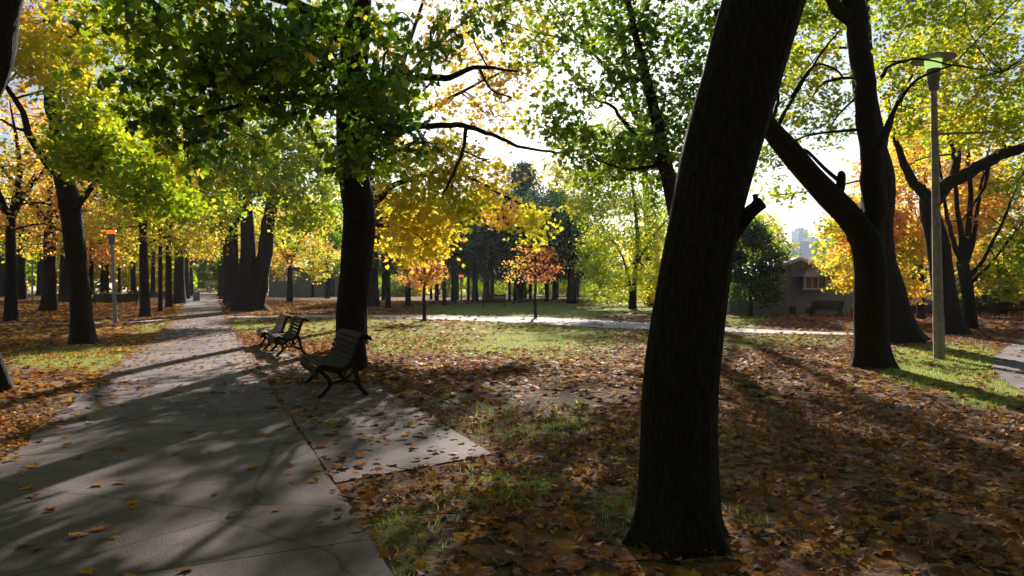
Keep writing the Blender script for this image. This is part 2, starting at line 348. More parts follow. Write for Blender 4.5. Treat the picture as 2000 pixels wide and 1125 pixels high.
def leaf_mesh(name, P, size, tint, tmpl, rng, up=.55, hang=.35, flat=None, mat=LEAF, upright=False):
    n = len(P)
    if upright:
        yv = np.c_[rng.normal(0, .35, (n, 2)), np.ones(n)]; yv /= np.linalg.norm(yv, axis=1)[:, None]
        nv = rng.normal(0, 1, (n, 3))
    else:
        nv = rng.normal(0, 1, (n, 3)); nv /= np.linalg.norm(nv, axis=1)[:, None] + 1e-9
        if flat is not None: nv = nv * flat + np.array([0, 0, 1.])
        else: nv = nv * (1 - up) + np.array([0, 0, up])
        yv = rng.normal(0, 1, (n, 3)); yv[:, 2] -= hang * 2
    nv /= np.linalg.norm(nv, axis=1)[:, None] + 1e-9
    if upright: nv -= (nv * yv).sum(1)[:, None] * yv; nv /= np.linalg.norm(nv, axis=1)[:, None] + 1e-9
    else: yv -= (nv * yv).sum(1)[:, None] * nv; yv /= np.linalg.norm(yv, axis=1)[:, None] + 1e-9
    xv = np.cross(yv, nv)
    nvt = sum(len(t) for t in tmpl); V = np.empty((n, nvt, 3), np.float32); k = 0
    asp = rng.uniform(.8, 1.15, n)
    for t in tmpl:
        for q in t:
            V[:, k] = P + (size * asp)[:, None] * q[0] * xv + size[:, None] * (q[1] - .5 * (not upright)) * yv + size[:, None] * q[2] * nv * rng.uniform(-.6, 1.6, n)[:, None]; k += 1
    me = bpy.data.meshes.new(name)
    me.vertices.add(n * nvt); me.vertices.foreach_set('co', V.reshape(-1))
    me.loops.add(n * nvt); me.loops.foreach_set('vertex_index', np.arange(n * nvt, dtype=np.int32))
    tot = np.tile([len(t) for t in tmpl], n).astype(np.int32)
    me.polygons.add(n * len(tmpl)); me.polygons.foreach_set('loop_start', (np.cumsum(tot) - tot).astype(np.int32))
    me.polygons.foreach_set('loop_total', tot)
    me.update(calc_edges=True)
    a = me.attributes.new('tint', 'FLOAT', 'FACE'); a.data.foreach_set('value', np.repeat(np.clip(tint, 0, 1), len(tmpl)).astype(np.float32))
    me.materials.append(mat)
    return me
def link(name, me, parent=None):
    o = bpy.data.objects.new(name, me); col.objects.link(o)
    if parent: o.parent = parent
    return o

TM = {0: L0, 1: L1, 2: L2, 3: L3}
def nearest(limbpts, c):
    d = np.linalg.norm((limbpts[:, :3] - c) * np.array([1, 1, 1.0]), axis=1) + .6 * np.maximum(0, limbpts[:, 2] - c[2])
    return limbpts[np.argmin(d)]
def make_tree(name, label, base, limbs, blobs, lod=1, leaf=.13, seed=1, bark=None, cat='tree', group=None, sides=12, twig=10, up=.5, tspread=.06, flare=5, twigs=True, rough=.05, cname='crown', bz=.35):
    """limbs: rows (X, Y, Z, radius) in metres; blobs: (cx, cy, cz, rx, ry, rz, n, tint)"""
    rng = np.random.RandomState(seed)
    root = empty(name, base); tag(root, label, cat, group)
    off = np.array([*base[:2], base[2]])
    mb = MB(); allp = []
    for i, l in enumerate(limbs):
        l = np.array(l, float); l[:, :3] -= off
        tube(mb, l, sides if i == 0 else max(7, sides - 4), 5, rough, flare if i == 0 else 0, seed + i)
        cl = catmull(l, 4); allp.append(cl)
        if twigs and lod < 2 and i and bz < .5 and l[-1, 3] < .02:
            for _ in range(7):
                st = cl[rng.randint(len(cl) // 3, len(cl))]; dv = rng.normal(0, 1, 3) * [1, 1, .6]; dv /= np.linalg.norm(dv); ln = rng.uniform(.35, 1.1) * (1 if lod == 0 else 1.3)
                rb = max(.006, min(.018, st[3] * .4)); md = st[:3] + dv * ln * .5 + rng.normal(0, .07, 3); en = md + (dv + rng.normal(0, .4, 3)) * ln * .5
                tube(mb, [(*st[:3], rb), (*md, rb * .7), (*en, .003)], 5, 3, 0)
                tube(mb, [(*md, rb * .5), (*(md + (dv + rng.normal(0, .8, 3)) * ln * .35), .003)], 4, 2, 0)
    allp = np.concatenate(allp)
    PP, SS, TT = [], [], []
    for (cx, cy, cz, rx, ry, rz, n, tint) in blobs:
        c = np.array([cx, cy, cz]) - off; n = int(n)
        nb = allp[allp[:, 2] > bz * allp[:, 2].max()] if len(allp) > 8 else allp
        a = nearest(nb, c)
        if twigs:
            # a bough into the blob, and a few forks
            rb = max(.012, min(a[3] * .5, .02 + .02 * max(rx, rz)))
            mid = a[:3] * .45 + c * .55 + rng.normal(0, .12, 3) * rx + np.array([0, 0, .15 * rz])
            tube(mb, [(*a[:3], rb), (*mid, rb * .7), (*c, rb * .45), (*(c + (c - a[:3]) * .15 + rng.normal(0, .2, 3) * rx), .004)], 5, 3, 0)
            for _ in range(4 + int(2 * rx)):
                e = c + rng.uniform(-.85, .85, 3) * np.array([rx, ry, rz]); st = mid + (c - mid) * rng.uniform(0, 1)
                m2 = (st + e) / 2 + rng.normal(0, .08, 3) * rx
                tube(mb, [(*st, rb * .35), (*m2, rb * .25), (*e, .003)], 4, 2, 0)
        k = max(1, n // twig)
        d = rng.normal(0, 1, (k, 3)); d /= np.linalg.norm(d, axis=1)[:, None]
        rr = rng.uniform(0, 1, k) ** .45
        wob = 1 + .22 * np.sin(d[:, 0] * 5 + seed) * np.sin(d[:, 2] * 6 + cx) 
        tc = c + d * (rr * wob)[:, None] * np.array([rx, ry, rz])
        q = np.repeat(tc, twig, axis=0)
        tl = leaf * 2.6
        dirs = np.repeat(rng.normal(0, 1, (k, 3)) * np.array([1, 1, .35]), twig, axis=0)
        q = q + dirs * rng.uniform(-1, 1, (len(q), 1)) * tl + rng.normal(0, leaf * .6, q.shape)
        PP.append(q); SS.append(leaf * rng.uniform(.6, 1.3, len(q)))
        tt = tint + np.repeat(rng.normal(0, tspread, k), twig) + rng.normal(0, tspread * .6, len(q))
        TT.append(tt)
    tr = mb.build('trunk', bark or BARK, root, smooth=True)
    if PP:
        P = np.concatenate(PP); S = np.concatenate(SS); Tn = np.concatenate(TT)
        link(cname, leaf_mesh(cname, P, S, Tn, TM[lod], rng, up), root)
    return root
def LB(D, rows):     # limb rows given as (px, py, width px, depth offset)
    out = []
    for r_ in rows:
        d = D + (r_[3] if len(r_) > 3 else 0); p = W(r_[0], r_[1], d); out.append((*p, r_[2] / 2 * d / F))
    return out
def BB(D, rows, k=1.0):     # blobs (px, py, rx px, ry px, depth offset, depth radius m, n, tint)
    out = []
    for px, py, rx, ry, dd, rd, n, t in rows:
        d = D + dd; p = W(px, py, d); out.append((*p, rx * d / F, rd, ry * d / F, n * k, t))
    return out
def foot(px, py, dz=-.08):
    g = G(px, py); return g
def auto_tree(name, label, px, py, wpx, lean=0, z0=3.5, z1=11, rad=4.0, tint=.45, n=7000, seed=1, leaf=.2, lod=2, fork=4, twigs=True, group=None, top=None, tsp=.07, bark=None, D=None):
    rng = np.random.RandomState(seed * 13 + 1)
    g = G(px, py) if D is None else np.array([(px - CX) / F * D, D, float(terr(0, D))])
    D = g[1]; r = wpx / 2 * D / F; gx, gy, gz = g
    ln = lean * D / F / 3.0        # px of lean over 3 m
    zt = z0 + .15 * (z1 - z0)
    tr = [(gx, gy, gz - .1, r * 1.1), (gx + ln * .15, gy, gz + .5, r), (gx + ln * .5 * zt / 3, gy, gz + zt * .5, r * .85), (gx + ln * zt / 3, gy, gz + zt, r * .75)]
    limbs = [tr]; fx = gx + ln * zt / 3
    for i in range(fork):
        a = 6.28 * i / fork + rng.uniform(-.5, .5); e = rad * rng.uniform(.45, .8); zz = z0 + (z1 - z0) * rng.uniform(.5, .9)
        limbs.append([(fx, gy, gz + zt - .25, r * .55), (fx + math.cos(a) * e * .3, gy + math.sin(a) * e * .3, gz + zt + (zz - zt) * .35, r * .4),
                      (fx + math.cos(a) * e * .7, gy + math.sin(a) * e * .7, gz + zt + (zz - zt) * .7, r * .25), (fx + math.cos(a) * e, gy + math.sin(a) * e, gz + zz, r * .08)])
    limbs.append([(fx, gy, gz + zt - .25, r * .6), (fx + rng.normal(0, .2), gy, gz + (z0 + z1) / 2, r * .4), (fx + rng.normal(0, .4), gy, gz + z1 * .95, r * .08)])
    blobs = []; nb = 14
    for i in range(nb):
        zf = (i + .5) / nb; a = i * 2.4 + rng.uniform(-.4, .4); prof = math.sin(math.pi * min(1, .22 + zf * .8)) ** .6
        rr = rad * prof * rng.uniform(.45, .8); br = rad * rng.uniform(.32, .5)
        blobs.append((fx + math.cos(a) * rr, gy + math.sin(a) * rr, gz + z0 + (z1 - z0) * zf, br, br, br * rng.uniform(.55, .8), n / nb, tint + rng.normal(0, tsp)))
    return make_tree(name, label, g, limbs, blobs, lod, leaf, seed, group=group, sides=10, twigs=twigs, bark=bark)

#@@TREES@@
# ------------------------------------------------------------------ near trees
# the big leaning trunk in the right foreground
D1 = gD(1052)
make_tree('maple_tree', 'thick dark leaning trunk closest to the camera, rising out of the top of the picture', G(1322, 1052),
    [LB(D1, [(1322, 1085, 175), (1322, 1010, 150), (1323, 900, 146), (1326, 750, 142), (1345, 600, 138), (1370, 450, 136), (1405, 300, 142), (1448, 150, 150), (1492, 0, 154), (1560, -200, 130, .2), (1650, -420, 100, .5), (1720, -640, 60, .9)]),
     LB(D1, [(1400, 480, 56), (1440, 440, 34, -.05), (1466, 413, 27, -.08), (1490, 395, 24, -.1)]),
     LB(D1, [(1468, 412, 18, -.08), (1476, 392, 11, -.09), (1474, 380, 9, -.1)]),
     LB(D1, [(1530, -120, 70), (1400, -420, 50, .8), (1250, -700, 30, 1.6)])],
    [(x, y, z, 2.3, 2.3, 1.1, 2300, .42) for x, y, z in ((0, -9, 8), (4, -9, 8), (8, -5, 7.5), (-3, -10, 9), (9, 3, 8), (4.5, 7, 11), (3, 3, 8.5), (5.5, 1, 8), (1, 1, 8.6), (3, -2, 9.5), (6, -3, 8.5), (-.5, -3, 8.5), (2.5, -6, 8.5), (5, 4, 10.5), (1.5, 4.5, 10.8), (3, 0, 11.5), (8.5, 0, 8.5), (7.5, 3.5, 9.8), (-1, 0, 11), (1, -7, 10), (6, -6, 10.5))],  # overhead crown added out of view to cut sky light on the foreground
    lod=0, seed=11, sides=56, flare=6, rough=.035, bz=.8)
# trunk behind the first bench, with the dark green canopy
D2 = gD(719)
make_tree('maple_tree', 'dark maple behind the nearest bench, with shaded green leaves hanging over the upper left', G(687, 719),
    [LB(D2, [(687, 732, 58), (686, 690, 56), (686, 620, 56), (696, 520, 60), (702, 420, 62), (690, 340, 58), (684, 250, 56), (688, 130, 56), (700, 20, 46), (705, -120, 40), (690, -300, 22)]),
     LB(D2, [(690, 190, 34), (745, 165, 20, .2), (820, 152, 14, .4), (880, 150, 12, .6), (935, 130, 8, .9), (1010, 140, 4, 1.1)]),
     LB(D2, [(700, 300, 30), (770, 262, 16, .3), (840, 245, 12, .6), (905, 246, 10, .8), (960, 262, 8, 1), (1010, 284, 6, 1.2), (1090, 300, 4, 1.4)]),
     LB(D2, [(910, 250, 8, .8), (902, 300, 6, .7), (880, 350, 5, .6), (862, 386, 3, .5)]),
     LB(D2, [(935, 131, 6, .9), (960, 175, 4, 1), (1000, 190, 3, 1)]), LB(D2, [(850, 152, 6, .5), (828, 175, 3, .5)]),
     LB(D2, [(690, 90, 36), (600, 20, 24, -1.2), (480, -20, 14, -2.6), (360, 20, 8, -3.6)]),
     LB(D2, [(688, 210, 28), (600, 190, 16, -1.5), (500, 200, 10, -3), (380, 230, 6, -3.8)]),
     LB(D2, [(700, 0, 30), (780, -80, 22, 1), (900, -120, 14, 2)])],
    [(*q_[:7], q_[7] + .045) for q_ in BB(D2, [(300, 60, 95, 75, -4.0, 1.2, 1500, .29), (400, 130, 110, 80, -4.2, 1.3, 2100, .21), (300, 190, 85, 60, -3.6, 1.2, 1300, .26), (380, 255, 80, 50, -3.4, 1.1, 1300, .22),
            (500, 60, 120, 80, -3.8, 1.4, 2000, .27), (520, 170, 110, 60, -3.2, 1.2, 1500, .25), (620, 60, 100, 80, -2.8, 1.3, 1700, .24), (620, 150, 80, 60, -2.6, 1.2, 1300, .22),
            (720, 190, 80, 60, -2.0, 1.1, 1500, .20), (770, 240, 75, 70, -1.5, 1.0, 1500, .20), (710, 320, 55, 45, -1.6, .8, 800, .23), (690, 300, 50, 45, -1.8, .6, 600, .21), (760, 100, 80, 70, -1, 1.2, 1100, .27),
            (840, 60, 90, 70, .2, 1.2, 900, .28), (560, 240, 70, 40, -2.4, .9, 700, .24), (450, 10, 200, 40, -3, 1.8, 1600, .26), (800, 175, 60, 50, -.6, .9, 800, .22), (900, -60, 200, 60, 1, 2, 1200, .3),
            (250, -60, 180, 70, -3, 2, 1500, .28), (600, -90, 200, 70, -2, 2, 1500, .28), (940, 40, 70, 60, 1, 1, 500, .3), (250, 120, 60, 60, -3, 1.2, 500, .34), (360, 310, 60, 30, -3, 1, 400, .36), (450, 270, 60, 40, -3, 1, 400, .33), (540, 110, 50, 50, -4, .8, 500, .40)], .235)] + [(x, y, z, 2.6, 2.6, 1.3, 1500, .30) for x, y, z in ((-7, 11, 10), (-3, 10, 10.5), (1, 11, 10.5), (-5, 14, 11.5), (-1, 14, 12), (-9, 14, 11), (-3, 7, 10.5), (0, 7.5, 11))],  # last list: clumps added above the frame to deepen the ground shade
    lod=0, leaf=.145, seed=21, sides=30, flare=5, rough=.04, tspread=.085, up=.3, twig=14)
# hidden trunk behind the leaning one; its crown fills the upper middle
D3 = 17.0
make_tree('maple_tree', 'green maple whose crown fills the bright upper middle, its trunk hidden behind the leaning one', (W(1345, 0, D3)[0], D3, 0),
    [LB(D3, [(1345, 690, 40), (1345, 600, 36), (1335, 480, 34), (1312, 380, 30), (1296, 300, 26), (1270, 180, 20), (1240, 60, 14), (1210, -80, 8)]),
     LB(D3, [(1306, 350, 16), (1262, 290, 10), (1225, 246, 8), (1196, 208, 6), (1160, 190, 5), (1120, 150, 3)]),
     LB(D3, [(1330, 440, 18), (1390, 330, 14, 1), (1400, 200, 10, 1.4), (1390, 60, 6, 1.6)]),
     LB(D3, [(1300, 320, 10), (1230, 330, 6, -.5), (1160, 310, 3, -1)])],
    BB(D3, [(1270, 60, 90, 70, 0, 1.5, 1700, .22), (1340, 140, 80, 80, 1, 1.5, 1700, .22), (1230, 150, 75, 50, -.5, 1.4, 1000, .24), (1150, 70, 90, 55, 0, 1.5, 1000, .28), (1110, 180, 70, 50, -1, 1.3, 600, .32),
            (1110, 260, 85, 50, -1, 1.3, 1200, .30), (1200, 300, 80, 45, -.5, 1.3, 1300, .30), (1280, 290, 60, 40, 0, 1.3, 900, .26), (1290, 240, 70, 60, .6, 1.4, 1400, .24), (1050, 100, 70, 60, 0, 1.4, 500, .42), (1300, 350, 60, 60, 1, 1.2, 800, .32),
            (1380, 250, 60, 90, 1.5, 1.3, 1200, .25), (1150, 350, 70, 30, 0, 1.2, 450, .36), (1200, -40, 160, 60, 0, 2, 1800, .28), (1030, -30, 90, 50, 0, 2, 700, .33), (1380, 20, 60, 60, 1, 1.5, 900, .22)], .52) + [(x, y, z, 2.6, 2.6, 1.3, 1300, .30) for x, y, z in ((3, 15, 12), (6, 13, 11), (5, 18, 13), (9, 15, 12), (2, 12, 11.5), (8, 10, 10.5))],  # last list: extra high clumps, unseen, added to block the sky
    lod=0, leaf=.14, seed=31, sides=14)
# left maple with golden leaves
D4 = gD(672)
make_tree('maple_tree', 'maple left of the path near the orange lamp, forked dark trunk with golden leaves', G(161, 672),
    [LB(D4, [(161, 682, 44), (160, 640, 40), (155, 560, 36), (146, 480, 36), (137, 400, 38), (126, 350, 36), (112, 280, 26), (106, 180, 22), (108, 80, 18), (100, -60, 12)]),
     LB(D4, [(126, 352, 26), (95, 320, 17, -.3), (62, 275, 14, -.6), (45, 225, 11, -.9), (20, 180, 9, -1.2), (-30, 120, 6, -1.4)]),
     LB(D4, [(55, 255, 8, -.8), (30, 250, 5, -1), (0, 232, 4, -1.2)]), LB(D4, [(110, 260, 12), (90, 200, 9, .5), (85, 90, 5, .8)]),
     LB(D4, [(140, 420, 14), (190, 350, 9, -.8), (240, 300, 5, -1.5)])],
    BB(D4, [(70, 120, 60, 45, -1.5, 1.2, 900, .53), (110, 60, 70, 50, -1, 1.3, 700, .58), (60, 40, 60, 40, 0, 1.3, 350, .68), (150, 150, 60, 60, -1.6, 1.2, 1000, .50), (180, 230, 60, 55, -2, 1.2, 1100, .45),
            (200, 300, 70, 50, -2, 1.3, 1300, .43), (170, 330, 50, 30, -2, 1, 600, .44), (270, 370, 60, 40, -2, 1.3, 700, .42), (220, 60, 90, 60, -1.5, 1.5, 900, .46), (310, 330, 60, 50, -1.5, 1.2, 700, .43), (130, 290, 35, 35, -1.6, .8, 450, .47),
            (330, 400, 60, 35, -1, 1.4, 600, .42), (100, -40, 160, 40, 0, 2, 900, .55), (30, 90, 40, 40, -1.5, 1, 300, .55)]),
    lod=0, leaf=.15, seed=41, sides=22, tspread=.035)
# trunk at the very left edge
D5 = gD(765)
make_tree('maple_tree', 'big trunk cut off by the left edge of the picture', G(-12, 765),
    [LB(D5, [(-14, 790, 76), (-20, 720, 50), (-48, 640, 44), (-78, 540, 46), (-85, 400, 46), (-60, 260, 48), (-14, 130, 58), (2, 20, 58), (40, -120, 50), (80, -300, 30)]),
     LB(D5, [(-60, 270, 30), (-200, 120, 20, 1), (-350, 0, 10, 2)])],
    [(x, y, z, 2.4, 2.4, 1.1, 2300, .48) for x, y, z in ((-11, -2, 7), (-12, 5, 7), (-9, -9, 8), (-12, 10, 8), (-7, 8, 7.5), (-9.5, 7, 7.5), (-5, 4.5, 8), (-8, 3, 7.5), (-4, 1, 8.5), (-7, -1, 8), (-10.5, 2, 8), (-5, -4, 8.2), (-8.5, -5, 8.5), (-6.5, 6, 10), (-7, 2, 10.8), (-3.5, -2, 10.8), (-3, -7, 9))], lod=0, bz=.8, seed=51, sides=26, bark=BARK, rough=.06)  # unseen crown over the camera, added to keep sky light off the ground
# right pair
D6 = gD(717)
make_tree('maple_tree', 'forked trunk on the right with a long bare limb reaching up to the left', G(1703, 717),
    [LB(D6, [(1704, 730, 70), (1703, 690, 64), (1701, 600, 60), (1699, 520, 58), (1690, 470, 54), (1660, 425, 48), (1622, 385, 46), (1580, 340, 44), (1540, 292, 42), (1505, 250, 36), (1470, 190, 26, .2), (1440, 120, 18, .4), (1400, 20, 12, .8)]),
     LB(D6, [(1630, 392, 26), (1641, 365, 18), (1643, 342, 16), (1638, 338, 8)]), LB(D6, [(1638, 352, 8), (1612, 330, 7), (1578, 296, 6), (1568, 296, 5), (1560, 304, 4)]),
     LB(D6, [(1518, 262, 12), (1530, 225, 7), (1560, 175, 5, .3), (1600, 110, 4, .5), (1640, 60, 3, .6)]),
     LB(D6, [(1545, 190, 5, .3), (1590, 128, 4, .2), (1632, 135, 4, .1), (1650, 155, 3)]),
     LB(D6, [(1500, 245, 10), (1520, 200, 6, .4), (1510, 130, 4, .6), (1480, 60, 3, .8)]),
     LB(D6, [(1699, 520, 52), (1704, 440, 46, .2), (1708, 380, 46, .3), (1700, 300, 40, .3), (1692, 200, 38, .3), (1682, 100, 38, .3), (1668, 0, 40, .3), (1650, -120, 30, .3), (1640, -300, 16, .3)]),
     LB(D6, [(1715, 300, 14, .2), (1730, 250, 8), (1762, 190, 6), (1800, 150, 5, -.2), (1860, 128, 3, -.4)]),
     LB(D6, [(1722, 150, 8, .2), (1745, 125, 6), (1800, 115, 4), (1880, 130, 3), (1960, 140, 2)]),
     LB(D6, [(1668, 40, 30, .3), (1632, 10, 24, .3), (1610, -60, 16, .3)])],
    BB(D6, [(1560, 60, 90, 60, 2, 1.6, 1100, .41), (1580, 200, 75, 70, 3, 1.4, 1000, .41), (1500, 300, 60, 60, 4, 1.3, 500, .39), (1640, -30, 150, 60, 1, 2, 1400, .41), (1800, 30, 90, 50, 4, 1.6, 900, .43), (1920, 60, 90, 60, 4, 1.6, 900, .45),
            (1800, 170, 80, 50, 4.5, 1.4, 700, .45), (1900, 190, 90, 50, 4.5, 1.4, 800, .46), (1980, 130, 70, 70, 4, 1.4, 700, .45), (1580, 130, 60, 50, 2, 1.3, 500, .45), (1620, 250, 50, 40, 4, 1.2, 350, .41), (1900, -50, 200, 60, 1, 2.5, 1400, .4),
            (1600, -160, 200, 80, 0, 2, 900, .41)]) + [(x, y, z, 2.6, 2.6, 1.3, 1500, .37) for x, y, z in ((11, 11, 10.5), (13, 8, 9.5), (12, 15, 12), (15, 12, 10.5), (10, 6, 9.5))],  # last list: clumps added above the view to shade the foreground
    lod=0, leaf=.105, seed=61, sides=30, rough=.05, twig=9)
D7 = gD(668)
make_tree('maple_tree', 'broad leaning trunk just behind the forked one on the right', G(1748, 668),
    [LB(D7, [(1752, 676, 84), (1745, 640, 74), (1730, 570, 64), (1716, 500, 56), (1712, 430, 60), (1718, 360, 58), (1708, 290, 46), (1690, 180, 42), (1680, 60, 40), (1680, -80, 30), (1690, -240, 14)]),
     LB(D7, [(1718, 330, 24), (1728, 280, 14), (1745, 220, 9, .4), (1780, 150, 5, 1)])],
    BB(D7, [(1780, 120, 100, 60, 2, 2, 1400, .45), (1760, 230, 70, 50, 2, 1.6, 800, .45), (1860, 230, 90, 50, 2, 2, 1100, .47), (1960, 250, 80, 50, 2, 2, 900, .46), (1700, 0, 180, 70, 2, 2.5, 1600, .4), (1900, 120, 120, 70, 3, 2, 1400, .47),
            (1500, 130, 60, 70, 2, 1.5, 600, .39), (1530, 380, 40, 35, 4, 1.5, 250, .43), (1900, 20, 120, 60, 3, 2, 1200, .45)]),
    lod=1, leaf=.13, seed=71, sides=26, rough=.05)
D8 = gD(653)
make_tree('maple_tree', 'dark maple behind the tall right lamp post, one thick limb sweeping to the right edge', G(1850, 653),
    [LB(D8, [(1856, 662, 56), (1852, 620, 46), (1842, 560, 42), (1832, 480, 40), (1818, 420, 34), (1814, 385, 34)]),
     LB(D8, [(1820, 400, 30), (1800, 372, 20), (1780, 350, 18), (1765, 315, 14), (1752, 280, 11), (1742, 240, 8), (1735, 180, 5)]),
     LB(D8, [(1818, 400, 32), (1848, 362, 26), (1885, 342, 24), (1925, 318, 23), (1960, 300, 22), (2000, 288, 20), (2060, 275, 17), (2160, 220, 12)]),
     LB(D8, [(1860, 358, 18), (1868, 300, 15, .5), (1852, 240, 13, .8), (1848, 170, 10, 1), (1850, 60, 6, 1.2)]), LB(D8, [(1930, 325, 9), (1925, 360, 6), (1905, 395, 4), (1880, 430, 3)])],
    BB(D8, [(1760, 330, 50, 40, 4, 1.5, 300, .56), (1950, 230, 90, 50, 0, 2, 1000, .44), (2040, 180, 100, 80, 0, 2, 900, .42), (1880, 260, 80, 40, 1, 2, 600, .46), (1850, 80, 120, 70, 2, 2.5, 1000, .42), (1980, 360, 50, 40, 2, 1.5, 400, .44)]),
    lod=1, leaf=.14, seed=81, sides=22)
# golden low-hanging crown
D9 = 19.0
make_tree('maple_tree', 'bright golden maple with low drooping leaves right of the shaded bench trunk', (W(701, 0, D9)[0], D9, 0),
    [LB(D9, [(701, 690, 34), (702, 560, 30), (704, 440, 28), (712, 340, 22), (724, 240, 16), (735, 100, 10)]),
     LB(D9, [(705, 430, 18), (760, 370, 12), (830, 340, 9, .3), (900, 340, 7, .6), (980, 380, 5, 1), (1040, 410, 4, 1.2)]),
     LB(D9, [(710, 360, 14), (780, 290, 9), (860, 280, 6, .5), (940, 310, 4, .8)]),
     LB(D9, [(704, 460, 10), (740, 440, 8), (800, 450, 5), (840, 480, 3)])],
    BB(D9, [(780, 400, 55, 40, 0, 1.1, 1300, .55), (840, 370, 60, 45, .2, 1.2, 1300, .50), (800, 450, 50, 35, -.2, 1., 1000, .57), (860, 440, 55, 40, 0, 1.1, 1100, .56), (800, 500, 38, 25, 0, .8, 550, .56), (845, 490, 35, 20, 0, .8, 350, .55),
            (900, 340, 55, 45, .5, 1.1, 900, .53), (900, 410, 45, 40, .4, 1., 800, .45), (960, 370, 50, 40, .8, 1., 650, .58), (975, 420, 40, 25, 1, .9, 450, .62), (1030, 430, 45, 28, 1.2, .9, 550, .52), (1045, 460, 30, 16, 1.2, .7, 200, .50),
            (760, 330, 60, 40, 0, 1.1, 800, .45), (820, 300, 60, 35, .5, 1.1, 700, .50), (880, 290, 50, 30, .6, 1.1, 450, .55), (940, 315, 40, 25, .8, 1, 300, .56), (750, 480, 25, 20, 0, .7, 150, .52)], .55),
    lod=0, leaf=.15, seed=91, sides=14, tspread=.03)
# thin orange crown in the sun
D15 = 52.0
make_tree('elm_tree', 'very tall tree with a high airy crown at the top centre, beneath the sun', (W(1268, 0, D15)[0], D15, float(terr(0, D15))),
    [LB(D15, [(1268, 600, 16), (1266, 500, 14), (1262, 380, 13), (1250, 250, 12), (1230, 140, 10), (1200, 20, 7), (1180, -90, 3)]),
     LB(D15, [(1248, 240, 9), (1190, 140, 7), (1120, 60, 5), (1060, -20, 3)]), LB(D15, [(1235, 160, 7), (1150, 90, 5), (1040, 60, 4), (950, 30, 2)]), LB(D15, [(1238, 160, 6), (1270, 80, 5), (1300, -20, 3)])],
    BB(D15, [(1130, 30, 60, 45, 0, 3, 1400, .33), (1050, 20, 55, 40, -1, 3, 1300, .36), (970, 10, 50, 40, 0, 3, 900, .40), (1200, 40, 60, 50, 0, 3, 1400, .31), (1270, 40, 50, 50, 0, 3, 900, .33), (1090, 90, 60, 32, 0, 3, 1000, .38),
              (1180, 100, 60, 30, 0, 3, 900, .34), (1000, 80, 50, 28, 0, 3, 700, .50), (920, 50, 45, 40, 0, 3, 500, .50), (1080, -50, 110, 40, 0, 4, 1800, .36), (1200, -60, 90, 40, 0, 4, 1300, .34), (960, -60, 80, 40, 0, 4, 900, .42)], .24),
    lod=1, leaf=.3, seed=99, sides=12)
D10 = 27.0
make_tree('maple_tree', 'sunlit maple with thin orange leaves against the white sky above the golden one', (W(694, 0, D10)[0], D10, float(terr(0, D10))),
    [LB(D10, [(694, 645, 26), (698, 450, 24), (720, 300, 20), (760, 200, 14), (800, 80, 8), (840, -40, 5)]),
     LB(D10, [(730, 280, 12), (800, 230, 9), (900, 180, 6), (1000, 130, 4)]), LB(D10, [(770, 180, 8), (850, 90, 6), (930, 20, 3)])],
    BB(D10, [(880, 110, 60, 50, 0, 2, 500, .60), (950, 130, 60, 50, 0, 2, 800, .64), (870, 200, 50, 40, 0, 2, 600, .58), (940, 210, 60, 40, 0, 2, 700, .60), (1010, 160, 50, 50, 0, 2, 450, .64), (780, 130, 50, 60, 0, 2, 400, .56), (860, 40, 70, 40, 0, 2, 500, .62),
             (1040, 60, 60, 50, 0, 2, 500, .55), (800, 290, 50, 30, 0, 1.5, 400, .58), (960, 20, 60, 40, 0, 2, 350, .62), (1020, 240, 50, 30, 0, 2, 300, .50), (760, 30, 50, 50, 0, 2, 300, .55), (980, 260, 40, 25, 0, 1.5, 200, .55)], .42),
    lod=1, leaf=.17, seed=101, sides=12)
# forked giant on the right side of the avenue
D11 = gD(607)
make_tree('maple_tree', 'massive double trunk on the right side of the avenue, under lime green leaves', G(488, 607),
    [LB(D11, [(486, 612, 56), (484, 590, 50), (486, 560, 46), (484, 500, 30), (482, 430, 24), (480, 360, 20), (470, 280, 15), (460, 180, 9)]),
     LB(D11, [(496, 608, 34), (504, 570, 34), (512, 520, 30), (522, 450, 26), (530, 400, 24), (528, 350, 18), (545, 260, 12), (560, 160, 7)]),
     LB(D11, [(482, 400, 10), (455, 350, 7, -2), (420, 320, 4, -4)]), LB(D11, [(528, 380, 10), (570, 330, 7, -2), (620, 300, 4, -3)])],
    BB(D11, [(400, 330, 70, 45, -8, 2.4, 1500, .41), (470, 350, 60, 45, -9, 2.4, 1200, .42), (430, 400, 50, 35, -7, 2, 800, .42), (560, 380, 60, 40, -9, 2.4, 1300, .43), (600, 320, 70, 50, -8, 2.5, 1500, .42), (610, 420, 55, 35, -8, 2, 900, .43),
             (520, 300, 80, 45, -7, 2.5, 1300, .40), (450, 260, 80, 50, -5, 3, 1200, .36), (640, 370, 30, 60, -8, 2, 600, .43), (560, 250, 90, 50, -5, 3, 1300, .38), (300, 210, 70, 50, -6, 3, 900, .42), (380, 110, 80, 50, -5, 3, 1000, .40), (250, 100, 70, 60, -5, 3, 900, .44), (420, 200, 70, 50, -6, 3, 900, .40), (600, 120, 70, 60, -6, 3, 900, .42), (330, 10, 90, 50, -4, 3, 900, .44), (620, 20, 60, 50, -5, 3, 700, .46), (500, 180, 150, 50, -3, 3, 1500, .36), (620, 270, 60, 40, -6, 2, 700, .44),
             (350, 380, 40, 30, -7, 2, 450, .42), (570, 440, 40, 25, -8, 1.6, 400, .42), (500, 60, 180, 80, -3, 3.5, 1600, .38), (660, 460, 20, 20, -8, 1, 100, .4)]),
    lod=1, leaf=.19, seed=111, sides=20, rough=.07)
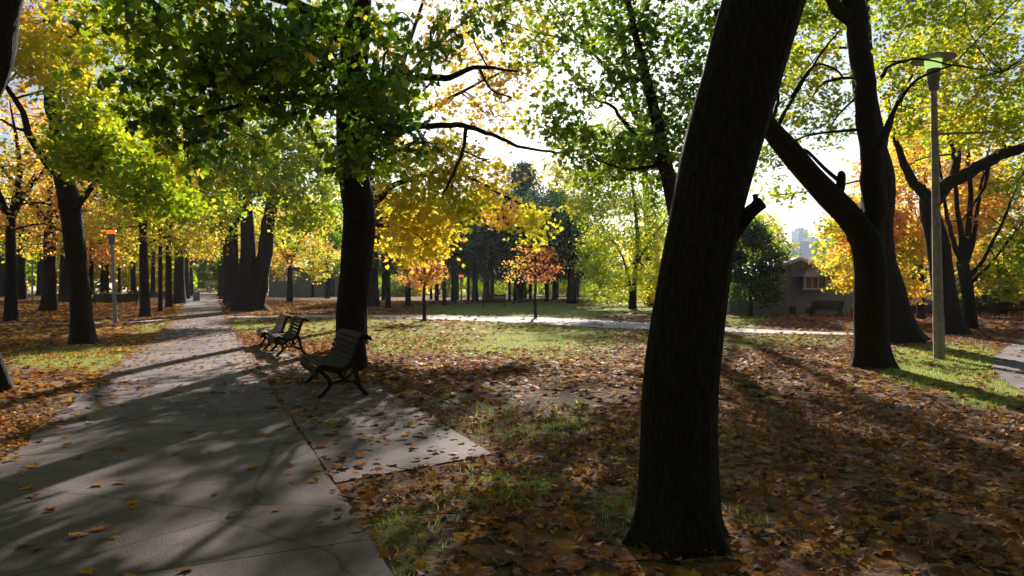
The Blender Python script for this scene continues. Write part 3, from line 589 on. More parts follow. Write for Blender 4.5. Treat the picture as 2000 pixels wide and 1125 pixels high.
# ------------------------------------------------------------------ saplings
def sapling(label, px, py, tw, crown, tint, n, seed):
    D = gD(py); (cx, cy, rx, ry) = crown
    r_ = np.random.RandomState(seed); limbs = [LB(D, [(px, py + 3, tw), (px - 1, py - 40, tw * .85), (px, cy + ry * .5, tw * .7), (px + 1, cy - ry * .4, tw * .35)])]
    for i in range(7):
        a = -1.2 + 2.4 * i / 6; limbs.append(LB(D, [(px, cy + ry * .45, tw * .4), (px + math.sin(a) * rx * .45, cy + ry * .1, tw * .28, r_.uniform(-.6, .6)), (cx + math.sin(a) * rx * .95, cy - math.cos(a) * ry * .8, tw * .1, r_.uniform(-1, 1))]))
    bl = []
    for i in range(12):
        a = i * 2.4; q = math.sqrt((i + .5) / 12) * .75
        bl.append((cx + math.cos(a) * rx * q * r_.uniform(.6, 1.35), cy + math.sin(a) * ry * q * r_.uniform(.6, 1.3), rx * r_.uniform(.2, .42), ry * r_.uniform(.18, .38), r_.uniform(-.8, .8), .7, n / 12, tint[i % len(tint)]))
    make_tree('young_tree', label, G(px, py), limbs, BB(D, bl), lod=1, leaf=.1, seed=seed, sides=9, flare=0, twig=5, cname='crown')
sapling('slim sapling with pinkish brown leaves under the golden maple', 829, 627, 8, (826, 535, 56, 38), [.72, .8, .86, .66], 1500, 5)
sapling('slim sapling with sparse coppery red leaves in front of the dark conifers', 1046, 621, 7, (1046, 518, 72, 52), [.84, .80, .76, .88, .66], 1300, 6)

# ------------------------------------------------------------------ mid-distance and background trees
AV = 'trees along the left side of the avenue'; LG = 'trees of the left grove'; CB = 'dark trunks under the conifers'
A = auto_tree
A('maple_tree', 'slender leaning trunk in front of the left grove at the left edge', 22, 628, 22, -4, 3.8, 11, 4, .64, 4500, 201, .2, group=LG)
A('maple_tree', 'stout dark trunk with spreading roots left of the golden maple', 97, 607, 26, 0, 4.0, 12, 5, .70, 5500, 202, .22, group=LG)
A('maple_tree', 'wide trunk far back between the two left-edge trunks', 41, 584, 19, 0, 4.2, 13, 5.5, .46, 4500, 203, .26, group=LG, D=66)
A('maple_tree', 'dark trunk directly behind the golden maple, far back', 126, 584, 18, 0, 4.5, 13, 5, .68, 4500, 204, .26, group=LG, D=62)
A('maple_tree', 'leaning trunk just right of the near orange lamp', 284, 619, 19, -9, 4.0, 11, 4, .56, 5500, 205, .2, group=AV)
A('linden_tree', 'thinnest straight trunk on the left side of the avenue', 313, 609, 9, 0, 4.2, 11, 3, .46, 4000, 206, .2, group=AV)
A('maple_tree', 'straight narrow trunk beside the broad avenue trunk', 330, 600, 13, -3, 4.5, 12, 4, .52, 4000, 207, .22, group=AV)
A('maple_tree', 'broad trunk with a root flare touching the left path edge', 350, 593, 22, 0, 4.5, 12, 4.5, .48, 4500, 208, .22, group=AV)
A('maple_tree', 'leaning trunk past the broad one on the left of the avenue', 366, 583, 9, -5, 4.5, 12, 4, .50, 3500, 209, .25, group=AV)
A('maple_tree', 'last clear trunk before the bin on the left of the avenue', 374, 580, 7, -2, 4.5, 12, 4, .52, 3500, 210, .25, group=AV, D=84)
A('maple_tree', 'heavy trunk in the grove seen left of the leaning avenue trunk', 204, 584, 16, 3, 4.5, 13, 5, .42, 4500, 211, .26, group=LG, D=68)
A('maple_tree', 'small trunk under orange leaves between lamp and golden maple', 178, 586, 10, 2, 3.5, 10, 4, .66, 3500, 212, .25, group=LG, D=64)
A('maple_tree', 'thin far trunk right of the near lamp post', 233, 580, 6, 0, 4, 12, 4, .45, 3000, 213, .28, group=LG, D=88)
A('maple_tree', 'far trunk with a fork left of the thinnest avenue trunk', 262, 580, 11, -6, 4, 12, 4.5, .46, 3500, 214, .28, group=LG, D=76)
A('maple_tree', 'far trunk behind the picnic benches right of the leaning avenue trunk', 299, 580, 9, 0, 4, 12, 4.5, .50, 3500, 215, .28, group=LG, D=80)
A('maple_tree', 'far left grove trunk behind the second orange lamp', 78, 580, 12, 0, 4.5, 13, 5, .44, 3500, 216, .28, group=LG, D=86)
A('maple_tree', 'farthest trunk at the left edge of the grove', 5, 582, 13, 0, 4.5, 13, 5, .48, 3500, 217, .28, group=LG, D=80)
# right side of the avenue beyond the double trunk
RV = 'trees along the right side of the avenue'
A('maple_tree', 'first avenue trunk seen left of the massive double trunk', 458, 600, 22, -4, 4.5, 13, 5, .46, 4500, 221, .22, group=RV, D=47)
A('maple_tree', 'dark leaning avenue trunk beyond the second bench row', 446, 594, 18, -6, 4.5, 13, 5, .42, 4500, 222, .22, group=RV, D=56)
A('maple_tree', 'trunk deep in the avenue on its right side', 437, 586, 13, -3, 4.5, 12, 4.5, .48, 3500, 223, .25, group=RV, D=68)
A('maple_tree', 'deepest trunk on the right side of the avenue', 430, 580, 9, -1, 4.5, 12, 4, .52, 3500, 224, .25, group=RV, D=84)
# centre-left
A('maple_tree', 'small amber tree standing in front of the blue grey wall', 566, 585, 12, 1, 2.6, 8.5, 4.2, .62, 5500, 231, .2, D=58)
A('maple_tree', 'yellow tree at the right end of the blue grey wall', 640, 580, 8, 0, 3.0, 9, 4, .50, 4000, 232, .24, D=70)
A('maple_tree', 'thin trunk in the middle of the blue grey wall', 611, 578, 6, 0, 3.4, 9, 3.4, .46, 3000, 233, .24, D=76)
MB_ = 'trunks in the shade of the conifers'
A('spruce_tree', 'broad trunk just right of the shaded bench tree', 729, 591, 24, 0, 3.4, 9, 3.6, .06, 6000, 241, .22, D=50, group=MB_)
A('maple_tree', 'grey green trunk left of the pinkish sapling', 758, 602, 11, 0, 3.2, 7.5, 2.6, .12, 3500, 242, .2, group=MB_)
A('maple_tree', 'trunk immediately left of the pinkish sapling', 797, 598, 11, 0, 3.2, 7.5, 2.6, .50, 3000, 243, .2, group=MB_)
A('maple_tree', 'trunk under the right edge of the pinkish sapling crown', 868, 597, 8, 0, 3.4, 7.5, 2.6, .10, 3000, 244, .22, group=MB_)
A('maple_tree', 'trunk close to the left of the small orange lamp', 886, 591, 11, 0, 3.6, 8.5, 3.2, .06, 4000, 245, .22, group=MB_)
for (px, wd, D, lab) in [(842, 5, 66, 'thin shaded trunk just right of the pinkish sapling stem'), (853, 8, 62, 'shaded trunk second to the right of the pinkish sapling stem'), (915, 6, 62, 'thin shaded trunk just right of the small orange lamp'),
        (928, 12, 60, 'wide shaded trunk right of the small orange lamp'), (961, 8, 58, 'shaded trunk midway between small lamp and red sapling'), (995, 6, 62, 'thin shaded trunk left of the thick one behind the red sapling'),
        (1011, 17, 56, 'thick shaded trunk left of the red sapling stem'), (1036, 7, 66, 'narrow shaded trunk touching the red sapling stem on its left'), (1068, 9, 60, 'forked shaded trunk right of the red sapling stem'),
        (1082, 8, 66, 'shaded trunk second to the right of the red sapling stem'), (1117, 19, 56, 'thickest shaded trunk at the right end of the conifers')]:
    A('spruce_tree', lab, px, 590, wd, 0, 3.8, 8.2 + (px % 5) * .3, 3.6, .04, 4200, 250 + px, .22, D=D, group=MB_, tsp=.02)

# conifers: dark spires
def conifer(label, px, D, toppy, rad, seed, z0=3.0, n=9000):
    rng = np.random.RandomState(seed); X = (px - CX) / F * D; gz = float(terr(0, D)); zt = H + (HY - toppy) / F * D
    root = empty('pine_tree', (X, D, gz)); tag(root, label, 'tree', 'dark conifers behind the lawn')
    mb = MB(); tube(mb, [(0, 0, -.1, .35), (0, 0, zt * .5, .22), (0, 0, zt - gz, .03)], 8, 4)
    zz = z0 + (zt - gz - z0) * rng.uniform(0, 1, n // 14) ** 1.3; a = rng.uniform(0, 6.28, len(zz))
    layer = .75 + .25 * np.sin(zz * 4.5 + 2 * np.sin(a * 2)); rr = rad * (1 - (zz - z0) / (zt - gz - z0)) ** .55 * layer
    f = rng.uniform(.25, 1, len(zz)) ** .6
    c = np.c_[np.cos(a) * rr * f, np.sin(a) * rr * f, zz - .18 * rr * f]
    for i in range(0, 60):
        j = rng.randint(len(zz)); e = c[j]; tube(mb, [(0, 0, e[2] + .3, .05), (*e, .01)], 4, 2)
    P = np.repeat(c, 14, axis=0) + rng.normal(0, 1, (len(c) * 14, 3)) * np.array([.45, .45, .2])
    mb.build('trunk', BARK, root, True)
    link('crown', leaf_mesh('crown', P, rng.uniform(.25, .5, len(P)), np.clip(rng.normal(.02, .03, len(P)), 0, .1), L3, rng, .3, .6), root)
for i_, (x_, y_, lb_) in enumerate([(-9, -13, 'left behind the camera'), (-2, -16, 'straight behind the camera'), (6, -14, 'right behind the camera'), (13, -10, 'on the right behind the camera'), (-16, -8, 'on the left behind the camera'), (1, -26, 'farther straight behind the camera'), (-13, -24, 'farther left behind the camera'), (14, -22, 'farther right behind the camera'), (17, 3, 'just outside the right edge'), (-19, 6, 'just outside the left edge'), (21, -4, 'farther right beside the camera'), (-22, -1, 'farther left beside the camera'), (6, -24, 'far behind the camera to the right'), (-6, -22, 'far behind the camera to the left')]):
    A('maple_tree', 'added shade maple standing ' + lb_ + ', out of the picture', 1000 + x_ * F / 30, 600, 26, 0, 1.6, 13, 5.8, .32, 9000, 700 + i_, .5, D=30, twigs=False).location = (x_, y_, 0)  # unseen maples, added to block sky light and shade the foreground
conifer('tallest dark conifer behind the red sapling', 1022, 70, 322, 6.2, 301, 2.6, 20000)
conifer('dark conifer left of the tallest one, over the small orange lamp', 950, 68, 366, 5.4, 302, 3, 15000)
conifer('dark conifer at the right shoulder of the tallest one', 1085, 72, 372, 5.2, 303, 2.6, 14000)
conifer('dark conifer between the golden crown and the small lamp', 890, 66, 405, 5.0, 304, 3)
conifer('dark conifer showing beside the shaded bench trunk', 752, 64, 405, 3.4, 305, 3)
conifer('dark conifer hidden behind the right-hand edge of the conifer clump', 1125, 70, 420, 3.6, 306, 3)

# right of centre
D12 = 46.0
make_tree('locust_tree', 'feathery yellow green tree between the red sapling and the leaning trunk', (W(1236, 0, D12)[0], D12, float(terr(0, D12))),
    [LB(D12, [(1237, 606, 12), (1238, 580, 10), (1240, 530, 9), (1245, 470, 8), (1240, 400, 6), (1230, 330, 3)]), LB(D12, [(1230, 606, 7), (1231, 560, 6), (1215, 500, 4), (1180, 450, 2)]), LB(D12, [(1241, 520, 6), (1270, 470, 4), (1310, 420, 2)])],
    BB(D12, [(1130, 280, 50, 35, 1, 2.2, 800, .46), (1190, 255, 50, 35, 1, 2.2, 800, .44), (1080, 330, 40, 30, 1, 2, 500, .50), (1260, 250, 50, 40, 1, 2.2, 800, .43), (1130, 400, 35, 30, -2, 2, 600, .47), (1110, 350, 40, 25, 0, 2, 450, .52), (1190, 330, 60, 40, 0, 2.5, 1500, .43), (1240, 320, 60, 50, 0, 2.5, 1500, .42), (1170, 400, 55, 40, -2, 2.4, 1500, .44), (1230, 400, 60, 45, 0, 2.5, 1700, .42), (1180, 470, 60, 40, -1, 2.5, 1600, .44), (1250, 470, 55, 45, 0, 2.5, 1600, .44),
             (1160, 520, 40, 30, 0, 2, 900, .42), (1220, 540, 55, 25, 0, 2, 1200, .46), (1275, 540, 40, 35, 0, 2, 900, .48), (1290, 400, 50, 60, 1, 2, 1200, .40), (1150, 350, 30, 30, 0, 2, 500, .50), (1200, 580, 70, 20, 5, 1.5, 1200, .44), (1290, 580, 60, 20, 5, 1.5, 1000, .56)], 1.4),
    lod=2, leaf=.17, seed=121, twig=8, tspread=.05)
A('linden_tree', 'dark green bushy tree right of the leaning trunk, yellow at its lower rim', 1466, 600, 8, 0, 1.0, 4.9, 2.1, .16, 11000, 131, .15, lod=1, D=37, tsp=.12)
D13 = 36.0
make_tree('linden_tree', 'yellow branch tips hanging in front of the dark bushy tree', G(1504, 608) * [1, 1, 1],
    [LB(gD(608), [(1504, 612, 4), (1504, 560, 4), (1500, 480, 3), (1490, 430, 2)]), LB(gD(608), [(1502, 500, 3), (1530, 470, 2), (1560, 500, 1)])],
    BB(gD(608), [(1470, 590, 22, 14, 0, .8, 160, .47), (1500, 585, 30, 16, 0, .8, 350, .46), (1530, 560, 24, 18, 0, .8, 280, .46), (1532, 520, 20, 30, 0, 1, 400, .45), (1480, 445, 40, 25, 1, 1.2, 600, .44), (1508, 465, 22, 30, 1, 1, 350, .46), (1450, 440, 30, 30, 1, 1, 400, .42),
                 (1425, 560, 14, 26, 0, .6, 200, .48), (1520, 530, 20, 20, 0, .8, 200, .42)]), lod=1, leaf=.16, seed=132, flare=0, sides=8)
A('maple_tree', 'pale gold tree in front of the brick building, left of the forked trunk', 1702, 612, 9, 0, 1.3, 6.0, 2.5, .57, 8000, 133, .16, lod=1, D=33)
A('maple_tree', 'orange maple standing behind the two right trunks', 1798, 619, 14, 0, 2.4, 9.5, 4.6, .66, 10000, 134, .17, lod=1, D=34)
A('maple_tree', 'tall orange maple filling the gap above the brick building', 1780, 605, 12, 0, 3.5, 12, 5.0, .70, 8000, 135, .2, lod=2, D=46)
D14 = gD(642)
make_tree('maple_tree', 'small many-stemmed maple with upswept branches near the right edge', G(1896, 642),
    [LB(D14, [(1897, 648, 24), (1894, 600, 21), (1886, 550, 22), (1880, 510, 22)]),
     LB(D14, [(1882, 520, 14), (1862, 470, 9), (1850, 420, 7), (1838, 340, 5), (1828, 250, 3)]), LB(D14, [(1882, 515, 14), (1876, 450, 10), (1868, 380, 8), (1862, 300, 5), (1860, 200, 3)]),
     LB(D14, [(1884, 515, 14), (1892, 450, 11), (1896, 380, 9), (1892, 300, 6), (1900, 200, 3)]), LB(D14, [(1886, 520, 12), (1905, 450, 8), (1915, 370, 6), (1935, 280, 3)]),
     LB(D14, [(1886, 550, 10), (1925, 500, 7), (1955, 440, 5), (1985, 370, 4), (2020, 280, 3)]), LB(D14, [(1888, 560, 8), (1930, 520, 5), (1970, 470, 4), (2010, 420, 3)])],
    BB(D14, [(1850, 440, 45, 40, 1, 1.4, 700, .68), (1900, 430, 45, 40, 1, 1.4, 700, .66), (1880, 360, 50, 40, 1, 1.4, 600, .70), (1930, 360, 40, 40, 1, 1.3, 400, .66), (1950, 540, 50, 30, 0, 1.3, 700, .46), (1990, 500, 45, 50, 0, 1.4, 900, .42), (1980, 570, 40, 25, 0, 1.2, 500, .43),
             (1990, 430, 40, 30, 1, 1.3, 450, .48), (1850, 320, 40, 30, 1, 1.3, 300, .66)]), lod=1, leaf=.14, seed=141, sides=14)
A('maple_tree', 'lime green tree at the right edge above the dark hedge', 2010, 615, 14, 0, 3, 9, 4.5, .42, 7000, 142, .17, lod=1, D=38)
A('maple_tree', 'olive tree behind the small many-stemmed maple', 1905, 605, 12, 0, 3, 10, 5, .5, 7000, 143, .2, lod=2, D=50)
A('maple_tree', 'pale yellow treetop below the blue towers', 1590, 600, 9, 0, 1.0, 2.8, 2.0, .58, 4000, 144, .22, D=58)
A('maple_tree', 'yellow tree behind the building left of the towers', 1478, 600, 9, 0, 2.5, 7, 3, .47, 5000, 145, .22, D=56)

# shrubs
def shrub(label, px, D, rx, h, tint, n, seed, name='shrub', leaf=.16):
    X = (px - CX) / F * D; gz = float(terr(0, D)); r_ = np.random.RandomState(seed)
    bl = [(X + r_.uniform(-.6, .6) * rx, D + r_.uniform(-.5, .5) * rx * .5, gz + h * r_.uniform(.3, .65), rx * .5, rx * .4, h * .38, n / 6, tint + r_.normal(0, .03)) for _ in range(6)]
    make_tree(name, label, (X, D, gz), [[(X, D, gz - .05, .06), (X, D, gz + h * .6, .03)]], bl, 2, leaf, seed, cat='shrub', flare=0, sides=6)
shrub('dark hedge along the bottom of the right edge', 1960, 40, 3.6, 1.6, .10, 5000, 401, 'hedge')
shrub('dark rhododendron mass left of the right hedge', 1880, 42, 2.4, 1.8, .12, 3500, 402)
shrub('small glowing orange bush at the right edge', 1996, 34, .7, .8, .66, 900, 403, leaf=.1)
shrub('low green shrub bed behind the near orange lamp', 200, 58, 3.0, .8, .25, 2500, 404)
shrub('tiny yellow shrub at the foot of the brick wall', 1668, 38, .5, .7, .47, 400, 405, leaf=.1)

# far woodland behind everything: one mass
rng = np.random.RandomState(77); PP = []; SS = []; TT = []
for i in range(230):
    px = rng.uniform(-600, 2700); D = rng.uniform(100, 135)
    if 1470 < px < 1640: hh = rng.uniform(3, 4.5)
    elif px < 700: hh = rng.uniform(11, 17) if not 375 < px < 438 else 9
    elif px < 1300: hh = rng.uniform(6, 15)
    else: hh = rng.uniform(7, 12)
    if 375 < px < 438: D = rng.uniform(185, 200)
    X = (px - CX) / F * D; n = 380
    d = rng.normal(0, 1, (n, 3)); d /= np.linalg.norm(d, axis=1)[:, None]; d *= rng.uniform(.3, 1, (n, 1)) ** .5
    PP.append(np.array([X, D, .9 + hh * .5]) + d * np.array([5, 4, hh * .52])); SS.append(rng.uniform(.5, 1.1, n))
    TT.append(np.full(n, np.clip(rng.choice([.30, .42, .46, .5, .62, .22]) + rng.normal(0, .03), 0, 1)) + rng.normal(0, .04, n))
me = leaf_mesh('distant_woodland', np.concatenate(PP), np.concatenate(SS), np.concatenate(TT), L1, rng, .4)
tag(link('distant_woodland', me), 'hazy mixed autumn woodland closing the view far behind the park', 'woodland', kind='stuff')
# sunlit undergrowth seen between the shaded trunks
PP = []; TT = []
for i in range(60):
    px = rng.uniform(690, 1330); D = rng.uniform(78, 88); hh = rng.uniform(2.2, 3.6); X = (px - CX) / F * D; n = 260
    d = rng.normal(0, 1, (n, 3)); d /= np.linalg.norm(d, axis=1)[:, None]; d *= rng.uniform(.2, 1, (n, 1)) ** .5
    PP.append(np.array([X, D, .85 + hh * .5]) + d * np.array([1.6, 1.4, hh * .5])); TT.append(np.clip(rng.normal(.42, .03, n) + rng.normal(0, .04), 0, 1))
P = np.concatenate(PP); me = leaf_mesh('undergrowth', P, rng.uniform(.2, .45, len(P)), np.concatenate(TT), L1, rng, .3)
tag(link('undergrowth', me), 'sunlit lime green undergrowth glimpsed between the shaded trunks', 'undergrowth', kind='stuff')
#@@END@@

# ------------------------------------------------------------------ benches
def smooth2(P, m=6):
    return catmull(np.c_[np.array(P), np.zeros((len(P), 2))], m)[:, :2]
PROF = smooth2([(-.15, .77), (-.13, .82), (-.07, .855), (-.01, .84), (.03, .77), (.07, .65), (.11, .52), (.17, .43), (.27, .40), (.39, .42), (.50, .445), (.57, .43), (.61, .37), (.61, .29)])
def bar(mb, pts, w_=.035, th=.05, y=0):
    """flat bar following pts (u, v) in the XZ plane, centred on y"""
    P = smooth2(pts, 5); T = np.gradient(P, axis=0); T /= np.linalg.norm(T, axis=1)[:, None]; N_ = np.c_[-T[:, 1], T[:, 0]]
    v = []
    for p, q in zip(P, N_):
        for a, b in ((-1, -1), (1, -1), (1, 1), (-1, 1)): v.append((p[0] + q[0] * th / 2 * a, y + w_ / 2 * b, p[1] + q[1] * th / 2 * a))
    k = len(P); f = [(i * 4 + j, i * 4 + (j + 1) % 4, i * 4 + 4 + (j + 1) % 4, i * 4 + 4 + j) for i in range(k - 1) for j in range(4)] + [(3, 2, 1, 0), tuple((k - 1) * 4 + j for j in range(4))]
    mb.add(v, f)
def slats(mb, s0_, s1_, n, L, th=.024, gap=.013):
    d = np.r_[0, np.cumsum(np.linalg.norm(np.diff(PROF, axis=0), axis=1))]; tot = d[-1]
    ss = np.linspace(s0_ * tot, s1_ * tot, n + 1)
    at = lambda s: np.array([np.interp(s, d, PROF[:, 0]), np.interp(s, d, PROF[:, 1])])
    for i in range(n):
        a, b = at(ss[i] + gap / 2), at(ss[i + 1] - gap / 2); t = (b - a) / np.linalg.norm(b - a); nn = np.array([-t[1], t[0]])
        if nn[1] < 0 and t[1] < .5: nn = -nn
        q = [a, b, b + nn * th, a + nn * th]
        mb.prism([(p[0], p[1]) for p in q], -L / 2, L / 2)
def make_bench(label, loc, rz, wood, L=1.75, group='park benches'):
    root = empty('park_bench', loc, rz); tag(root, label, 'bench', group)
    a = MB(); slats(a, 0, .53, 8, L); a.build('backrest', wood, root, bevel=.003)
    b = MB(); slats(b, .53, 1, 8, L); b.build('seat', wood, root, bevel=.003)
    for y in (-L / 2 + .12, L / 2 - .12):
        m = MB()
        Q = PROF.copy(); T = np.gradient(Q, axis=0); T /= np.linalg.norm(T, axis=1)[:, None]; off = np.c_[T[:, 1], -T[:, 0]]
        sg = np.where((off[:, 1] > 0), -1, 1)[:, None]
        Q = Q + off * .028 * np.where(off[:, 1:2] > 0, -1, 1)
        v_ = [tuple(p) for p in Q[4::5]]
        bar(m, v_, .05, .06, y)
        bar(m, [(.09, .46), (.05, .36), (.02, .22), (-.02, .10), (-.12, .0)], .05, .06, y)
        bar(m, [(.54, .40), (.50, .33), (.43, .26), (.41, .18), (.46, .09), (.56, .0)], .05, .055, y)
        bar(m, [(.00, .14), (.10, .20), (.22, .215), (.34, .20), (.43, .15)], .04, .035, y)
        bar(m, [(.22, .21), (.21, .30), (.17, .38)], .035, .03, y); bar(m, [(.22, .21), (.27, .29), (.35, .35), (.46, .37)], .035, .026, y)
        bar(m, [(.06, .36), (.12, .30), (.18, .24)], .035, .026, y)
        m.build('end_frame', IRON, root, bevel=.004)
    return root
FA = math.atan2(-PN[1], -PN[0])            # benches face the path (local +X is the sitter's view)
def bench_at(rear, rz, L=1.75):            # rear: ground point of the near rear foot
    c = np.array(rear[:2]) + np.array([math.cos(rz), math.sin(rz)]) * .1
    side = np.array([math.sin(rz), -math.cos(rz)])          # local -Y
    if side[1] > 0: side = -side
    c = c - side * (L / 2 - .12); return (c[0], c[1], float(terr(c[0], c[1])))
b1 = make_bench('nearest slatted bench on the concrete pad beside the path', bench_at(G(715, 773), FA), FA, WOOD); b1.location.z = .017
b2 = make_bench('middle bench of the three, slats gapped and lit from behind', bench_at(G(598, 694), FA), FA, WOOD)
b3 = make_bench('farthest of the three roadside benches, reddish brown back', bench_at(G(567, 682), FA), FA, WOODR)
# small pads under benches 2 and 3
pd = MB()
q = list(ROWP)
pd.add([(p[0], p[1], .012) for p in q] + [(p[0], p[1], -.03) for p in q], [(0, 3, 2, 1)] + [(i, i + 4, (i + 1) % 4 + 4, (i + 1) % 4) for i in range(4)][::-1])
tag(pd.build('bench_row_pavement', PATHM), kind='structure')
def copy_tree(o, parent=None):
    c_ = o.copy(); col.objects.link(c_)
    if parent: c_.parent = parent
    for ch in list(o.children): copy_tree(ch, c_)
    return c_
def bench_copy(label, loc, rz, src=b1, sc_=1):
    o = copy_tree(src); o.location = [float(v_) for v_ in loc]; o.rotation_euler = (0, 0, rz); o.scale = (sc_,) * 3; tag(o, label); return o
bench_copy('dark bench at the foot of the massive double trunk', G(458, 605), FA)
bench_copy('dark bench between the golden maple and the stout rooted trunk', (*G(128, 597)[:2], float(terr(0, G(128, 597)[1]))), R(-95))
bench_copy('dark bench left of the near orange lamp post', G(208, 597), R(-80))
bench_copy('dark bench just right of the near orange lamp post', G(247, 597), R(-75))
bench_copy('dark bench behind the leaning avenue trunk', G(270, 588), R(-85))
bench_copy('dark bench behind the thinnest avenue trunk', G(305, 588), R(-85))
bench_copy('dark bench far back under the conifers', (W(965, 0, 50)[0], 50, float(terr(0, 50))), R(-90))
br = bench_copy('bench against the brick wall of the low building', (W(1617, 0, 36.5)[0], 36.5, float(terr(0, 36.5))), R(90))
bench_copy('dark bench in front of the hedge near the right edge', G(1945, 622), R(85))
bench_copy('dark bench cut by the hedge at the far right', G(1985, 624), R(80))

# ------------------------------------------------------------------ lamps
def lamp(label, base, hgt, r0, r1, disc, lens, lensr, lenh, group=None, arm=None, lean=(0, 0), post=CONC):
    root = empty('street_lamp', base); tag(root, label, 'street lamp', group)
    m = MB(); m.lathe([(r0, -.1), (r0, .9), (r0 * .93, 1.0), (r1, hgt - .45)], 8); p = m.build('post', post, root, bevel=.006)
    m = MB(); m.lathe([(r1 * 1.15, hgt - .47), (lensr * .62, hgt - .42), (lensr * .85, hgt - .05), (lensr * .9, hgt)], 20); m.build('collar', PALEM, root, True)
    m = MB(); m.lathe([(lensr * .9, hgt + .002), (lensr, hgt + lenh * .5), (lensr * 1.06, hgt + lenh)], 24); m.build('lens', lens, root, True)
    m = MB(); m.lathe([(lensr * 1.08, hgt + lenh + .002), (disc, hgt + lenh + .02), (disc, hgt + lenh + .04), (disc * .5, hgt + lenh + .11), (.04, hgt + lenh + .15)], 36); m.build('shade', PALEM, root)
    if arm: 
        m = MB(); tube(m, [(0, 0, arm[0], .028), (arm[1] * .5, 0, arm[0] + .015, .024), (arm[1], 0, arm[0] + .03, .018)], 8, 3); m.build('arm', PALEM, root, True)
        m = MB(); m.lathe([(r1 * 1.25, arm[0] - .06), (r1 * 1.25, arm[0] + .06)], 12); m.build('bracket', PALEM, root)
    root.rotation_euler = (lean[1], lean[0], 0)
    return root
g = G(1834, 700)
lamp('tall grey lamp post with a wide saucer shade and pale green light on the right', g, 6.42, .118, .065, .45, LENSG, .165, .2, arm=(4.98, 1.4), lean=(-.018, .10 * 0))
g = G(226, 632)
lamp('grey lamp post glowing orange left of the avenue', g, H + (HY - 457) / F * g[1] - g[2], .085, .06, .22, LENSO, .19, .16, group='orange lamps', lean=(-.05, 0), post=CONC)
D = 62; gz = float(terr(0, D))
lamp('farther orange lamp behind the left grove', (W(63, 0, D)[0], D, gz), H + (HY - 491) / F * D - gz, .085, .06, .22, LENSO, .16, .14, group='orange lamps')
D = 54; gz = float(terr(0, D))
lamp('small orange lamp among the shaded trunks under the conifers', (W(901, 0, D)[0], D, gz), H + (HY - 541) / F * D - gz, .07, .05, .32, LENSO, .17, .14, group='orange lamps')

# ------------------------------------------------------------------ bin
g = G(384, 585)
root = empty('litter_bin', (W(384, 0, 62)[0], 62, float(terr(0, 62)))); tag(root, 'grey green litter bin on the left edge of the avenue', 'litter bin')
m = MB(); m.lathe([(.26, 0), (.3, .05), (.3, .8), (.28, .84)], 20); m.build('bin_body', GBIN, root, True)
m = MB(); m.lathe([(.33, .92), (.33, .98), (.2, 1.04), (.05, 1.06)], 20); m.box((0.27, 0, .88), (.03, .03, .1)); m.box((-0.27, 0, .88), (.03, .03, .1)); m.build('bin_lid', PALEM, root)

# ------------------------------------------------------------------ brick building on the right
BD = 39.0; gz = float(terr(0, BD)); k = BD / F
bx_ = lambda px: (px - CX) * k
bz_ = lambda py: H + (HY - py) * k
root = empty('brick_building', (bx_(1600), BD + 4, gz)); tag(root, 'low dark brick building with a white trimmed gable and bay window', 'building')
o_ = np.array([bx_(1600), BD + 4, gz])
def rel(x, y, z): return (x - o_[0], y - o_[1], z - o_[2])
m = MB()
x0, x1 = bx_(1425) - o_[0], bx_(1850) - o_[0]; wt = bz_(556) - gz
m.box(((x0 + x1) / 2, 1.0, wt / 2 - .2), (x1 - x0, 10, wt + .4))
m.build('wall', BRICK, root)
m = MB(); gx0, gxa, gx1 = bx_(1470) - o_[0], bx_(1558) - o_[0], bx_(1648) - o_[0]; ze, za = bz_(548) - gz, bz_(507) - gz
m.prism([(gx0, wt + .003), (gx1, wt + .003), (gx1, ze), (gxa, za), (gx0, ze)], -3.9, 5.5); m.build('gable', BRICK, root)
m = MB(); t_ = .16
m.prism([(gxa, za), (gx1 + .4, ze - .09), (gx1 + .4, ze - .09 + t_), (gxa, za + t_)], -4.3, 5.9)
m.prism([(gx0 - .4, ze - .09), (gxa - .004, za), (gxa - .004, za + t_), (gx0 - .4, ze - .09 + t_)], -4.3, 5.9); m.build('roof', ROOFM, root)
m = MB(); m.prism([(gxa, za - .02), (gx1 + .42, ze - .13), (gx1 + .42, ze + .03), (gxa, za + .14)], -4.36, -4.303)
m.prism([(gx0 - .42, ze - .13), (gxa - .004, za - .02), (gxa - .004, za + .14), (gx0 - .42, ze + .03)], -4.36, -4.303); m.build('bargeboard', TRIM, root)
m = MB(); m.box(((gx1 + x1) / 2 + .5, .9, wt + .08), (x1 - gx1 - .4, 10.6, .16)); m.build('parapet', TRIM, root)
# bay window
wx0, wx1 = bx_(1562) - o_[0], bx_(1607) - o_[0]; wz0, wz1 = bz_(563) - gz, bz_(542) - gz; yf = -4.5
m = MB(); m.box(((wx0 + wx1) / 2, yf + .32, (wz0 + wz1) / 2), (wx1 - wx0 - .16, .5, wz1 - wz0 - .02)); 
wf = MB(); fw = .09
wf.box((wx0 + fw / 2, yf, (wz0 + wz1) / 2), (fw, .2, wz1 - wz0)); wf.box((wx1 - fw / 2, yf, (wz0 + wz1) / 2), (fw, .2, wz1 - wz0))
wf.box(((wx0 + wx1) / 2, yf - .003, wz0 - .04), (wx1 - wx0 + .1, .24, .08)); wf.box(((wx0 + wx1) / 2, yf, wz1 + .02), (wx1 - wx0, .2, .04))
for q in (.36, .64): wf.box((wx0 + (wx1 - wx0) * q, yf + .02, (wz0 + wz1) / 2), (.045, .1, wz1 - wz0 - .01))
wo = wf.build('window', TRIM, root); m.build('pane', GLASS, wo)
m = MB(); rx0, rx1 = bx_(1552) - o_[0], bx_(1624) - o_[0]; rz0, rz1 = bz_(541) - gz, bz_(527) - gz
